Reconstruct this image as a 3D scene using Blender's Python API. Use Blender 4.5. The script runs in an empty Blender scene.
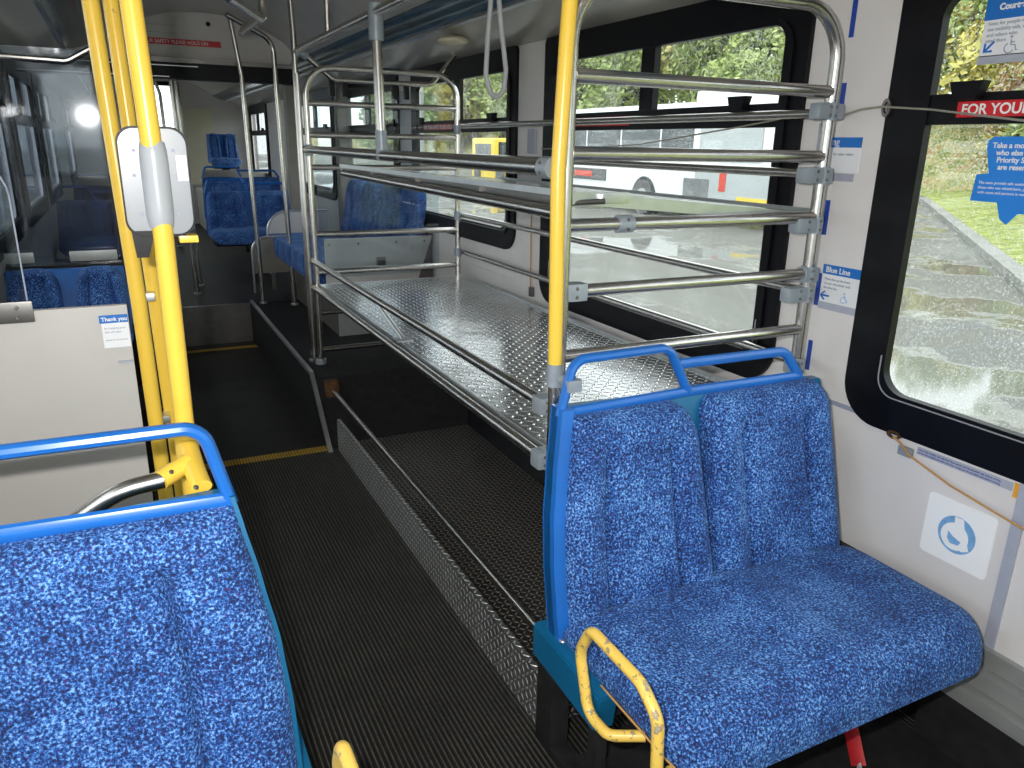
import bpy, bmesh, math, random
from mathutils import Vector, Matrix
random.seed(7)
S = bpy.context.scene
COL = S.collection
PI = math.pi

# ------------------------------------------------------------------ camera
cam_d = bpy.data.cameras.new('camera'); cam = bpy.data.objects.new('camera', cam_d); COL.objects.link(cam)
yaw, pit, rol = math.radians(26.668), math.radians(17.4), math.radians(1.047)
F_ = Vector((math.sin(yaw)*math.cos(pit), math.cos(yaw)*math.cos(pit), -math.sin(pit)))
R_ = Vector((math.cos(yaw), -math.sin(yaw), 0)); U_ = R_.cross(F_)
R2 = R_*math.cos(rol)+U_*math.sin(rol); U2 = -R_*math.sin(rol)+U_*math.cos(rol)
mw = Matrix((R2, U2, -F_)).transposed().to_4x4(); mw.translation = Vector((0, 0, 1.56))
cam.matrix_world = mw
cam_d.sensor_width = 36; cam_d.lens = 762.1/1024*36; cam_d.clip_start = .02; cam_d.clip_end = 400
S.camera = cam

# ------------------------------------------------------------------ world, flash, exposure
W = bpy.data.worlds.new('world'); S.world = W; W.use_nodes = True
wn = W.node_tree.nodes; wl = W.node_tree.links
bg = wn['Background']; tc = wn.new('ShaderNodeTexCoord'); sp = wn.new('ShaderNodeSeparateXYZ')
rp = wn.new('ShaderNodeValToRGB')
wl.new(tc.outputs['Generated'], sp.inputs[0]); wl.new(sp.outputs['Z'], rp.inputs['Fac'])
rp.color_ramp.elements[0].color = (.80, .86, .90, 1); rp.color_ramp.elements[1].color = (.93, .97, 1, 1)
wl.new(rp.outputs['Color'], bg.inputs['Color']); bg.inputs['Strength'].default_value = 2.6
fl = bpy.data.lights.new('camera_flash', 'AREA'); fl.shape = 'RECTANGLE'; fl.size = .05; fl.size_y = .03; fl.energy = 22.0
fl.color = (1, .98, .95)
flo = bpy.data.objects.new('camera_flash', fl); COL.objects.link(flo)
mf = mw.copy(); mf.translation = Vector((0, 0, 1.56)) - R2*.10 + U2*.07 + F_*.02; flo.matrix_world = mf
S.view_settings.view_transform = 'Standard'; S.view_settings.look = 'None'
S.view_settings.gamma = 1; S.view_settings.exposure = .42; S.view_settings.use_curve_mapping = False

# ------------------------------------------------------------------ materials
MATS = {}
def new_mat(name):
    m = bpy.data.materials.new(name); m.use_nodes = True; MATS[name] = m
    return m, m.node_tree.nodes, m.node_tree.links, m.node_tree.nodes['Principled BSDF']
def mathn(n, l, op, a, b=None, c=None):
    x = n.new('ShaderNodeMath'); x.operation = op
    for i, v in enumerate((a, b, c)):
        if v is None: continue
        if isinstance(v, (int, float)): x.inputs[i].default_value = v
        else: l.new(v, x.inputs[i])
    return x.outputs[0]
def noise(n, l, scale, detail=2, coord='Object', rough=.5):
    t = n.new('ShaderNodeTexCoord'); x = n.new('ShaderNodeTexNoise'); l.new(t.outputs[coord], x.inputs['Vector'])
    x.inputs['Scale'].default_value = scale; x.inputs['Detail'].default_value = detail; x.inputs['Roughness'].default_value = rough
    return x.outputs['Fac']
def ramp(n, l, fac, stops, interp='LINEAR'):
    r = n.new('ShaderNodeValToRGB'); r.color_ramp.interpolation = interp
    e = r.color_ramp.elements
    while len(e) < len(stops): e.new(.5)
    for i, (p, c) in enumerate(stops): e[i].position = p; e[i].color = (*c, 1)
    l.new(fac, r.inputs['Fac']); return r.outputs['Color']
def bump(n, l, h, st, dist, b):
    x = n.new('ShaderNodeBump'); x.inputs['Strength'].default_value = st; x.inputs['Distance'].default_value = dist
    l.new(h, x.inputs['Height']); l.new(x.outputs[0], b.inputs['Normal'])
def plain(name, col, rough=.5, metal=0, var=.08, scale=12, bmp=0):
    m, n, l, b = new_mat(name)
    f = noise(n, l, scale, 4)
    c0 = tuple(max(0, x*(1-var)) for x in col); c1 = tuple(min(1, x*(1+var)) for x in col)
    l.new(ramp(n, l, f, [(.3, c0), (.7, c1)]), b.inputs['Base Color'])
    b.inputs['Roughness'].default_value = rough; b.inputs['Metallic'].default_value = metal
    if name in ('black_matt', 'frame_black', 'black'): b.inputs['Specular IOR Level'].default_value = .2
    if bmp: bump(n, l, noise(n, l, scale*12, 2), bmp, .002, b)
    return m
plain('steel', (.60, .57, .54), .27, 1, .06, 30)
plain('dark_steel', (.20, .19, .18), .35, .9, .1, 20)
plain('aluminium', (.62, .63, .64), .38, 1, .07, 20)
plain('trim_grey', (.36, .37, .36), .35, .3, .05, 20)
plain('pillar_grey', (.22, .20, .17), .5, 0, .1, 8)
plain('white_wall', (.73, .70, .685), .42, 0, .035, 6, .03)
plain('grey_wall', (.60, .57, .55), .6, 0, .04, 6)
plain('panel', (.50, .48, .455), .45, 0, .03, 5)
plain('ceiling', (.58, .55, .51), .35, 0, .06, 4)
plain('cove', (.42, .40, .36), .22, 0, .06, 3)
plain('cove_blue', (.045, .10, .145), .18, 0, .3, 3)
plain('black', (.012, .012, .014), .35, 0, .2, 20)
plain('black_matt', (.018, .017, .018), .75, 0, .25, 25, .2)
plain('frame_black', (.004, .004, .006), .42, 0, .3, 15, .1)
plain('blue', (.015, .14, .50), .28, 0, .06, 10)
plain('blue_shell', (.01, .12, .42), .35, 0, .06, 10)
plain('teal', (.005, .125, .27), .3, 0, .06, 10)
plain('sticker_blue', (.01, .22, .72), .35, 0, .02, 5)
plain('sticker_dark_blue', (.015, .06, .36), .4, 0, .02, 5)
plain('sign_blue', (.01, .16, .55), .4, 0, .02, 5)
plain('sign_white', (.82, .83, .85), .4, 0, .02, 5)
plain('reflective_white', (.95, .95, .95), .25, 0, .005, 5)
plain('pale_blue', (.22, .45, .75), .3, 0, .25, 30)
plain('sign_red', (.60, .01, .02), .4, 0, .03, 5)
plain('letter_white', (.85, .85, .85), .5, 0, .01, 5)
plain('letter_grey', (.30, .33, .42), .6, 0, .02, 5)
plain('strip_grey', (.40, .42, .50), .5, 0, .04, 40)
plain('orange', (.80, .38, .03), .5, 0, .03, 5)
plain('clamp', (.30, .34, .38), .38, .2, .06, 30)
plain('screen_grey', (.25, .265, .29), .30, 0, .03, 8)
plain('screen_grey_lit', (.40, .42, .45), .30, 0, .03, 8)  # screen grey painted lighter, as the flash leaves the curved sleeve darker
plain('cream', (.62, .57, .42), .35, 0, .04, 8)
plain('strap_grey', (.28, .29, .30), .5, 0, .05, 20)
plain('rope', (.50, .27, .09), .7, 0, .15, 200)
plain('wire', (.28, .27, .22), .4, 0, .1, 50)
plain('red', (.45, .01, .015), .55, 0, .08, 40)
plain('brown_panel', (.10, .085, .08), .5, 0, .1, 8)
plain('rust', (.14, .07, .03), .6, .6, .5, 60)
plain('road_edge', (.22, .22, .20), .7, 0, .2, 6)
plain('bus_white', (.78, .80, .80), .3, 0, .03, 1)
plain('bus_grey', (.40, .43, .43), .35, 0, .05, 1)
plain('bus_dark', (.035, .045, .05), .12, 0, .1, 1)
plain('grille', (.16, .17, .17), .7, 0, .3, 6)
plain('tyre', (.10, .10, .10), .8, 0, .1, 5)
plain('lamp_red', (.60, .05, .02), .3, 0, .1, 5)
plain('van_yellow', (.75, .55, .05), .4, 0, .05, 2)
plain('bark', (.10, .075, .05), .9, 0, .3, 10)

m, n, l, b = new_mat('yellow')          # enamel with worn scratches down to grey
f = noise(n, l, 9, 8, rough=.75)
l.new(ramp(n, l, f, [(.0, (.84, .54, .06)), (.66, (.88, .58, .075)), (.70, (.35, .22, .08)), (1, (.3, .25, .2))]), b.inputs['Base Color'])
b.inputs['Roughness'].default_value = .28
m, n, l, b = new_mat('worn_yellow')
f = noise(n, l, 45, 8, rough=.7)
l.new(ramp(n, l, f, [(.0, (.80, .50, .06)), (.56, (.86, .58, .12)), (.60, (.30, .20, .10)), (.68, (.45, .42, .36))]), b.inputs['Base Color'])
b.inputs['Roughness'].default_value = .35

def fabric(name, dark):
    m, n, l, b = new_mat(name)
    f1 = noise(n, l, 190, 3, rough=.65); f2 = noise(n, l, 9, 3)
    f = mathn(n, l, 'ADD', f1, mathn(n, l, 'MULTIPLY', mathn(n, l, 'SUBTRACT', f2, .5), .20))
    k = dark
    c = ramp(n, l, f, [(.38, (.003*k, .010*k, .065*k)), (.455, (.006*k, .032*k, .16*k)), (.515, (.013*k, .085*k, .34*k)), (.575, (.062*k, .20*k, .54*k)), (.66, (.22*k, .44*k, .78*k))])
    f3 = noise(n, l, 120, 1)
    mx = n.new('ShaderNodeMix'); mx.data_type = 'RGBA'
    l.new(mathn(n, l, 'MULTIPLY', mathn(n, l, 'GREATER_THAN', f3, .68), .35), mx.inputs[0]); l.new(c, mx.inputs[6]); mx.inputs[7].default_value = (.10*k, .03*k, .22*k, 1)
    l.new(mx.outputs[2], b.inputs['Base Color'])
    b.inputs['Roughness'].default_value = .85
    b.inputs['Sheen Weight'].default_value = .1; b.inputs['Sheen Tint'].default_value = (.4, .7, 1, 1)
    bump(n, l, noise(n, l, 420, 2), .5, .003, b)
fabric('fabric', 1.0)

m, n, l, b = new_mat('ribbed_rubber')   # lengthwise ribs across x
t = n.new('ShaderNodeTexCoord'); s = n.new('ShaderNodeSeparateXYZ'); l.new(t.outputs['Object'], s.inputs[0])
w = mathn(n, l, 'SINE', mathn(n, l, 'MULTIPLY', s.outputs['X'], 2*PI/.0145))
w = mathn(n, l, 'MULTIPLY_ADD', w, .5, .5)
dirt = noise(n, l, 5, 6, rough=.7); fine = noise(n, l, 70, 3)
f = mathn(n, l, 'MULTIPLY', mathn(n, l, 'POWER', w, 6), mathn(n, l, 'MULTIPLY', dirt, mathn(n, l, 'MULTIPLY', fine, 2.4)))
l.new(ramp(n, l, f, [(.0, (.012, .0115, .011)), (.75, (.13, .118, .10))]), b.inputs['Base Color'])
b.inputs['Roughness'].default_value = .62; b.inputs['Specular IOR Level'].default_value = .3
bump(n, l, w, .8, .004, b)

m, n, l, b = new_mat('ramp_rubber')
f = mathn(n, l, 'MULTIPLY', noise(n, l, 160, 2), noise(n, l, 4, 5))
l.new(ramp(n, l, f, [(.15, (.010, .010, .010)), (.5, (.035, .033, .028))]), b.inputs['Base Color'])
b.inputs['Roughness'].default_value = .55; b.inputs['Specular IOR Level'].default_value = .25
bump(n, l, noise(n, l, 200, 2), .3, .002, b)

m, n, l, b = new_mat('yellow_strip')
t = n.new('ShaderNodeTexCoord'); s = n.new('ShaderNodeSeparateXYZ'); l.new(t.outputs['Object'], s.inputs[0])
w = mathn(n, l, 'MULTIPLY_ADD', mathn(n, l, 'SINE', mathn(n, l, 'MULTIPLY', s.outputs['X'], 2*PI/.0145)), .5, .5)
l.new(ramp(n, l, w, [(.1, (.16, .09, .01)), (.6, (.42, .26, .02))]), b.inputs['Base Color']); b.inputs['Roughness'].default_value = .6
bump(n, l, w, .6, .003, b)

def diamond(name, base, rough, cell, st, bar=(.93, .93, .92), wave=3.2):
    m, n, l, b = new_mat(name)
    t = n.new('ShaderNodeTexCoord'); s = n.new('ShaderNodeSeparateXYZ'); l.new(t.outputs['UV'], s.inputs[0])
    u = mathn(n, l, 'MULTIPLY', s.outputs['X'], 1/cell); v = mathn(n, l, 'MULTIPLY', s.outputs['Y'], 1/cell)
    fu = mathn(n, l, 'SUBTRACT', mathn(n, l, 'FRACT', u), .5); fv = mathn(n, l, 'SUBTRACT', mathn(n, l, 'FRACT', v), .5)
    par = mathn(n, l, 'FLOORED_MODULO', mathn(n, l, 'ADD', mathn(n, l, 'FLOOR', u), mathn(n, l, 'FLOOR', v)), 2)
    sg = mathn(n, l, 'MULTIPLY_ADD', par, -2, 1)
    fv2 = mathn(n, l, 'MULTIPLY', fv, sg)
    a = mathn(n, l, 'MULTIPLY', mathn(n, l, 'ADD', fu, fv2), .7071); c = mathn(n, l, 'MULTIPLY', mathn(n, l, 'SUBTRACT', fu, fv2), .7071)
    q = mathn(n, l, 'ADD', mathn(n, l, 'POWER', mathn(n, l, 'ABSOLUTE', mathn(n, l, 'DIVIDE', a, .52)), 2), mathn(n, l, 'POWER', mathn(n, l, 'ABSOLUTE', mathn(n, l, 'DIVIDE', c, .17)), 2))
    h = mathn(n, l, 'MAXIMUM', mathn(n, l, 'SUBTRACT', 1, q), 0)
    h2 = mathn(n, l, 'MULTIPLY_ADD', noise(n, l, 3.5, 3), wave, h)
    b.inputs['Metallic'].default_value = .85
    mxc = n.new('ShaderNodeMix'); mxc.data_type = 'RGBA'; l.new(mathn(n, l, 'MINIMUM', mathn(n, l, 'MULTIPLY', h, 2.5), 1), mxc.inputs[0])
    l.new(ramp(n, l, noise(n, l, 7, 5), [(.3, tuple(x*.7 for x in base)), (.7, base)]), mxc.inputs[6]); mxc.inputs[7].default_value = (*bar, 1)  # bars coloured lighter than the ground, their highlights painted in
    l.new(mxc.outputs[2], b.inputs['Base Color'])
    l.new(mathn(n, l, 'MULTIPLY_ADD', noise(n, l, 40, 3), .15, rough-.07), b.inputs['Roughness'])
    bump(n, l, h2, st, .0035, b)
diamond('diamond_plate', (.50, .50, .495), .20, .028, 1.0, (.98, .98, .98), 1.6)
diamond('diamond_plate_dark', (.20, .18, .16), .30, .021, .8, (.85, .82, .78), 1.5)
diamond('diamond_plate_curb', (.40, .40, .39), .42, .024, 1.0, (1, 1, 1), 1.2)

def glassm(name, tint, drops, refl=1.0):
    m = bpy.data.materials.new(name); m.use_nodes = True; MATS[name] = m; n = m.node_tree.nodes; l = m.node_tree.links
    n.remove(n['Principled BSDF']); out = n['Material Output']
    tr = n.new('ShaderNodeBsdfTransparent'); tr.inputs[0].default_value = (*tint, 1)
    gl = n.new('ShaderNodeBsdfGlossy'); gl.inputs['Roughness'].default_value = .045 if name == 'smoked_glass' else .03
    lw = n.new('ShaderNodeLayerWeight'); lw.inputs['Blend'].default_value = .5
    fr = mathn(n, l, 'MULTIPLY_ADD', mathn(n, l, 'POWER', lw.outputs['Facing'], 5), .96, .04)
    mx = n.new('ShaderNodeMixShader'); l.new(mathn(n, l, 'MULTIPLY', fr, refl), mx.inputs[0]); l.new(tr.outputs[0], mx.inputs[1]); l.new(gl.outputs[0], mx.inputs[2])
    last = mx.outputs[0]
    if drops:
        t = n.new('ShaderNodeTexCoord'); v = n.new('ShaderNodeTexVoronoi'); v.inputs['Scale'].default_value = 130; l.new(t.outputs['Object'], v.inputs['Vector'])
        nz = noise(n, l, 6, 4)
        d = mathn(n, l, 'LESS_THAN', v.outputs['Distance'], mathn(n, l, 'MULTIPLY', nz, .62))
        tl = n.new('ShaderNodeBsdfTranslucent'); tl.inputs[0].default_value = (.8, .82, .84, 1)
        m2 = n.new('ShaderNodeMixShader'); l.new(mathn(n, l, 'MULTIPLY', d, drops), m2.inputs[0]); l.new(last, m2.inputs[1]); l.new(tl.outputs[0], m2.inputs[2])
        last = m2.outputs[0]
    l.new(last, out.inputs['Surface'])
glassm('window_glass', (.94, .96, .95), .24)
glassm('clear_glass', (.86, .90, .92), 0)
glassm('smoked_glass', (.55, .60, .66), 0, 2.2)

m, n, l, b = new_mat('asphalt')          # wet lot with standing water
f = noise(n, l, .35, 5, rough=.6); g = noise(n, l, 60, 3)
c1 = ramp(n, l, g, [(.3, (.10, .10, .085)), (.7, (.24, .24, .21))])
l.new(c1, b.inputs['Base Color'])
wet = ramp(n, l, f, [(.50, (.75, .75, .75)), (.56, (.06, .06, .06))])
l.new(wet, b.inputs['Roughness']); b.inputs['Specular IOR Level'].default_value = .4
dry = mathn(n, l, 'MULTIPLY', g, mathn(n, l, 'LESS_THAN', f, .52)); bump(n, l, dry, 1.0, .03, b)
m, n, l, b = new_mat('grass')
l.new(ramp(n, l, noise(n, l, 3.5, 8, rough=.75), [(.3, (.10, .13, .03)), (.5, (.24, .29, .06)), (.60, (.42, .43, .12)), (.70, (.30, .22, .11))]), b.inputs['Base Color']); b.inputs['Roughness'].default_value = .9
bump(n, l, noise(n, l, 30, 5), .9, .05, b)
m, n, l, b = new_mat('hillside')
l.new(ramp(n, l, noise(n, l, 1.2, 9, rough=.75), [(.3, (.12, .13, .04)), (.43, (.26, .28, .08)), (.53, (.46, .42, .18)), (.63, (.34, .20, .10)), (.75, (.55, .50, .36))]), b.inputs['Base Color']); b.inputs['Roughness'].default_value = .95
bump(n, l, noise(n, l, 6, 6), 1, .3, b)
def leafm(name, a, c):
    m, n, l, b = new_mat(name)
    l.new(ramp(n, l, noise(n, l, 1.6, 6, rough=.7), [(.3, a), (.7, c)]), b.inputs['Base Color']); b.inputs['Roughness'].default_value = .7
leafm('leaf_green', (.17, .25, .06), (.42, .48, .16))
leafm('leaf_yellow', (.36, .34, .06), (.62, .54, .16))
leafm('leaf_brown', (.24, .14, .05), (.50, .34, .16))

# ------------------------------------------------------------------ mesh helpers
def V(*a): return Vector(a)
class MB:
    def __init__(s): s.b = bmesh.new()
    def box(s, lo, hi, bev=0):
        vs = [s.b.verts.new((x, y, z)) for x in (lo[0], hi[0]) for y in (lo[1], hi[1]) for z in (lo[2], hi[2])]
        fs = [s.b.faces.new([vs[i] for i in q]) for q in ((0, 1, 3, 2), (4, 6, 7, 5), (0, 4, 5, 1), (2, 3, 7, 6), (0, 2, 6, 4), (1, 5, 7, 3))]
        if bev:
            es = list({e for f in fs for e in f.edges}); bmesh.ops.bevel(s.b, geom=es, offset=bev, segments=2, affect='EDGES', profile=.7)
        return s
    def tube(s, pts, r, n=12, closed=False, cap=True, r2=None):
        """sweep a circle (or ellipse r x r2) along pts"""
        pts = [Vector(p) for p in pts]; k = len(pts); r2 = r2 or r
        tans = []
        for i in range(k):
            a = pts[(i-1) % k] if (closed or i > 0) else pts[0]; c = pts[(i+1) % k] if (closed or i < k-1) else pts[-1]
            tans.append((c-a).normalized())
        up = Vector((0, 0, 1)) if abs(tans[0].z) < .9 else Vector((0, 1, 0))
        nx = (up - tans[0]*up.dot(tans[0])).normalized(); rings = []
        for i in range(k):
            if i: nx = (nx - tans[i]*nx.dot(tans[i])).normalized()
            by = tans[i].cross(nx)
            rings.append([s.b.verts.new(pts[i]+nx*(r*math.cos(2*PI*j/n))+by*(r2*math.sin(2*PI*j/n))) for j in range(n)])
        for i in range(k if closed else k-1):
            A, B = rings[i], rings[(i+1) % k]
            for j in range(n): s.b.faces.new((A[j], A[(j+1) % n], B[(j+1) % n], B[j]))
        if cap and not closed: s.b.faces.new(rings[0][::-1]); s.b.faces.new(rings[-1])
        return s
    def prism(s, poly, d):
        """poly: list of 3D points (planar); d: extrude vector"""
        d = Vector(d); A = [s.b.verts.new(p) for p in poly]; B = [s.b.verts.new(Vector(p)+d) for p in poly]; n = len(A)
        s.b.faces.new(A[::-1]); s.b.faces.new(B)
        for i in range(n): s.b.faces.new((A[i], A[(i+1) % n], B[(i+1) % n], B[i]))
        return s
    def ring(s, outer, inner, d):
        d = Vector(d); n = len(outer)
        O, I = [s.b.verts.new(p) for p in outer], [s.b.verts.new(p) for p in inner]
        O2, I2 = [s.b.verts.new(Vector(p)+d) for p in outer], [s.b.verts.new(Vector(p)+d) for p in inner]
        for i in range(n):
            j = (i+1) % n
            s.b.faces.new((O[i], O[j], I[j], I[i])); s.b.faces.new((O2[i], I2[i], I2[j], O2[j]))
            s.b.faces.new((O[i], O2[i], O2[j], O[j])); s.b.faces.new((I[i], I[j], I2[j], I2[i]))
        return s
    def quad(s, *p):
        s.b.faces.new([s.b.verts.new(q) for q in p]); return s
    def sphere(s, c, r, sub=2, sc=(1, 1, 1)):
        M = Matrix.Translation(c) @ Matrix.Diagonal((*sc, 1)); bmesh.ops.create_icosphere(s.b, subdivisions=sub, radius=r, matrix=M); return s
    def build(s, name, mat, parent=None, smooth=True, ang=35):
        b = s.b; bmesh.ops.recalc_face_normals(b, faces=b.faces)
        uv = b.loops.layers.uv.new('uv')
        for f in b.faces:
            f.normal_update(); nn = [abs(x) for x in f.normal]; ax = nn.index(max(nn))
            i, j = ((1, 2), (0, 2), (0, 1))[ax]
            for lp in f.loops: lp[uv].uv = (lp.vert.co[i], lp.vert.co[j])
            f.smooth = smooth
        for e in b.edges:
            if len(e.link_faces) == 2 and e.calc_face_angle(0) > math.radians(ang): e.smooth = False
        me = bpy.data.meshes.new(name); b.to_mesh(me); b.free()
        me.materials.append(MATS[mat]); o = bpy.data.objects.new(name, me); COL.objects.link(o)
        if parent is not None: o.parent = parent; o.matrix_parent_inverse = pinv(parent)
        return o
def pinv(p):
    return Matrix.Translation(-p.location) if p.type == 'EMPTY' else Matrix.Identity(4)
def tag(o, label=None, cat=None, group=None, kind=None):
    if label: o['label'] = label
    if cat: o['category'] = cat
    if group: o['group'] = group
    if kind: o['kind'] = kind
    return o
def thing(name, loc, label, cat, group=None):
    o = bpy.data.objects.new(name, None); COL.objects.link(o); o.location = loc; o.empty_display_size = .05
    return tag(o, label, cat, group)
def struct(o): o['kind'] = 'structure'; return o
def fillet(pts, r, n=6, closed=False):
    pts = [Vector(p) for p in pts]; k = len(pts); out = []
    for i in range(k):
        if not closed and i in (0, k-1): out.append(pts[i]); continue
        a, c, e = pts[(i-1) % k], pts[i], pts[(i+1) % k]
        rr = r[i] if isinstance(r, (list, tuple)) else r
        u, v = (a-c).normalized(), (e-c).normalized(); ang = u.angle(v)
        if rr <= 0 or ang > PI-.02: out.append(c); continue
        d = min(rr/math.tan(ang/2), (a-c).length*.49, (e-c).length*.49)
        p0, p1 = c+u*d, c+v*d
        for j in range(n+1):
            t = j/n; out.append((1-t)**2*p0+2*t*(1-t)*c*1.0+t*t*p1 if rr < 0 else bez(p0, c, p1, t, ang))
    return out
def bez(p0, c, p1, t, ang):
    w = math.sin(ang/2); a, b_, d = (1-t)**2, 2*t*(1-t)*w, t*t
    return (p0*a+c*b_+p1*d)/(a+b_+d)
def rrect(x0, y0, x1, y1, r, n=6):
    if not isinstance(r, (list, tuple)): r = [r]*4
    return [(p.x, p.y) for p in fillet([V(x0, y0, 0), V(x1, y0, 0), V(x1, y1, 0), V(x0, y1, 0)], r, n, True)]
def text(body, size, mat, parent, origin, xdir, ydir, name='lettering', align='LEFT', bold=0, sx=1.0):
    c = bpy.data.curves.new(name, 'FONT'); c.body = body; c.size = size; c.align_x = align; c.extrude = .0004; c.offset = bold
    tmp = bpy.data.objects.new(name, c); COL.objects.link(tmp)
    me = bpy.data.meshes.new_from_object(tmp.evaluated_get(bpy.context.evaluated_depsgraph_get()))
    bpy.data.objects.remove(tmp); bpy.data.curves.remove(c)
    me.materials.clear(); me.materials.append(MATS[mat]); o = bpy.data.objects.new(name, me); COL.objects.link(o)
    x, y = Vector(xdir).normalized(), Vector(ydir).normalized(); z = x.cross(y)
    M = Matrix((x*sx, y, z)).transposed().to_4x4(); M.translation = Vector(origin); 
    o.matrix_world = M
    o.parent = parent; o.matrix_parent_inverse = pinv(parent)
    return o
def copy_tree(o, parent=None):
    c = o.copy(); COL.objects.link(c)
    if parent is not None: c.parent = parent
    for ch in list(o.children): copy_tree(ch, c)
    return c

XW = 1.884; XL = -.556     # inner faces of the side walls
Y0, Y1 = -2.6, 13.0
# ================================================================== SHELL
struct(MB().box((XL-.1, Y0, -.06), (XW+.06, 3.80, 0)).build('floor', 'ribbed_rubber'))
struct(MB().box((XL-.1, 3.80, -.06), (XW+.06, 6.35, -.001)).build('floor', 'ramp_rubber'))
struct(MB().box((XL-.1, 6.35, -.06), (XW+.06, Y1, .31)).build('floor', 'ramp_rubber'))
for nm, y0 in (('trim_1', 3.775), ('trim_2', 6.12)):
    struct(MB().box((.20, y0, 0), (.815, y0+.065, .004)).build(nm, 'yellow_strip'))
struct(MB().box((-.54, 6.338, .0), (.815, 6.35, .312)).box((-.54, 6.33, .296), (.815, 6.352, .314)).build('trim_3', 'dark_steel'))

def side_wall(name, x0, x1, wins, mat):
    mb = MB(); zb, zt = .85, 1.99
    mb.box((x0, Y0, .30), (x1, Y1, zb)); mb.box((x0, Y0, zt), (x1, Y1, 2.06))
    edges = [Y0]+[v for w_ in wins for v in (w_[0]+.05, w_[1]-.05)]+[Y1]
    for i in range(0, len(edges), 2): mb.box((x0, edges[i], zb), (x1, edges[i+1], zt))
    for w_ in wins:
        if w_[0] > 3: mb.box((x0, w_[0]+.051, zb+.001), (x1, w_[1]-.051, 1.06))
    return struct(mb.build(name, mat))
PER = 1.93; wins = [(1.505-1.63+PER*k, 1.505+PER*k) for k in (-1, 0, 1, 2, 3, 4)]+[(11.3, 12.87)]
side_wall('wall_right', XW, XW+.06, wins, 'white_wall')
side_wall('wall_left', XL-.06, XL, wins, 'white_wall')
struct(MB().box((XW, Y0, -.06), (XW+.06, Y1, .30)).build('baseboard_right', 'black'))
struct(MB().box((XL-.06, Y0, -.06), (XL, Y1, .30)).build('baseboard_left', 'black'))

def window(i, y0, y1, side):
    t = bpy.data.objects.new('window_%d' % i, None); COL.objects.link(t); t['kind'] = 'structure'
    x, sgn = (XW, -1) if side > 0 else (XL, 1)
    t.location = (x, (y0+y1)/2, .8)
    P = lambda pts, xx: [V(xx, a, b_) for a, b_ in pts]
    hi = .205 if y0 > 3 else 0
    z0, z1 = .80+hi, 2.045
    gy0, gy1, gz0, gz1 = y0+.088, y1-.13, .915+hi, 1.925
    fr = MB()
    fr.ring(P(rrect(y0, z0, y1, z1, (.12, .12, .03, .03), 8), x), P(rrect(gy0, gz0, gy1, gz1, (.07, .07, .05, .05), 8), x), (sgn*.016, 0, 0))
    fr.ring(P(rrect(gy0-.035, gz0-.035, gy1+.035, gz1+.02, .09, 8), x+sgn*.016), P(rrect(gy0, gz0, gy1, gz1, (.07, .07, .05, .05), 8), x+sgn*.016), (sgn*.010, 0, 0))
    fr.build('window_frame', 'frame_black', t)
    MB().box((min(x, x+sgn*.02), gy0-.005, 1.628), (max(x, x+sgn*.02), gy1+.005, 1.70)).build('sash', 'frame_black', t)
    ym = y0+.755
    MB().box((min(x-sgn*.01, x+sgn*.018), ym, 1.69), (max(x-sgn*.01, x+sgn*.018), ym+.085, 1.93)).build('mullion', 'frame_black', t)
    MB().tube(fillet([V(x+sgn*.027, gy0-.012, gz0+.1), V(x+sgn*.027, gy0-.012, gz0-.012), V(x+sgn*.027, gy1+.012, gz0-.012), V(x+sgn*.027, gy1+.012, gz0+.1)], .06), .0022, 6).build('rubber_seal', 'strap_grey', t)
    MB().box((min(x-sgn*.02, x-sgn*.014), gy0-.02, gz0-.02), (max(x-sgn*.02, x-sgn*.014), gy1+.02, gz1+.02)).build('glass_pane', 'window_glass', t)
    for yy in (y1-.23, y0+.26):
        MB().prism([V(x+sgn*.02, yy-.05, 1.725), V(x+sgn*.02, yy+.035, 1.725), V(x+sgn*.02, yy+.02, 1.683), V(x+sgn*.02, yy-.035, 1.683)], (sgn*.03, 0, 0)).build('latch', 'frame_black', t)
    return t
k = 1
for y0, y1 in wins:
    window(k, y0, y1, 1); k += 1
for y0, y1 in wins:
    window(k, y0, y1, -1); k += 1

# black strip behind / beside the seat and aluminium trims at the foot of the wall
struct(MB().box((XW-.022, 1.06, .0), (XW-.001, 3.9, .40)).build('trim_4', 'black'))
tr = MB()
tr.box((XW-.020, -1.5, .285), (XW-.001, 1.06, .335), .004); tr.box((XW-.05, -1.5, .235), (XW-.001, 1.06, .285), .004); tr.box((XW-.085, -1.5, .19), (XW-.001, 1.06, .235), .006)
struct(tr.build('trim_5', 'trim_grey'))
struct(MB().box((XW-.07, -1.5, 0), (XW-.001, 1.06, .19)).build('trim_6', 'black_matt'))
struct(MB().box((XW-.006, .94, .335), (XW, .968, .80)).build('trim_7', 'strip_grey'))
struct(MB().box((XW-.004, 1.45, .815), (XW, 1.86, .828)).build('trim_8', 'letter_grey'))
struct(MB().box((.98, -1.5, .0), (XW-.07, 1.42, .012)).build('floor_mat', 'black_matt'))
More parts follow.
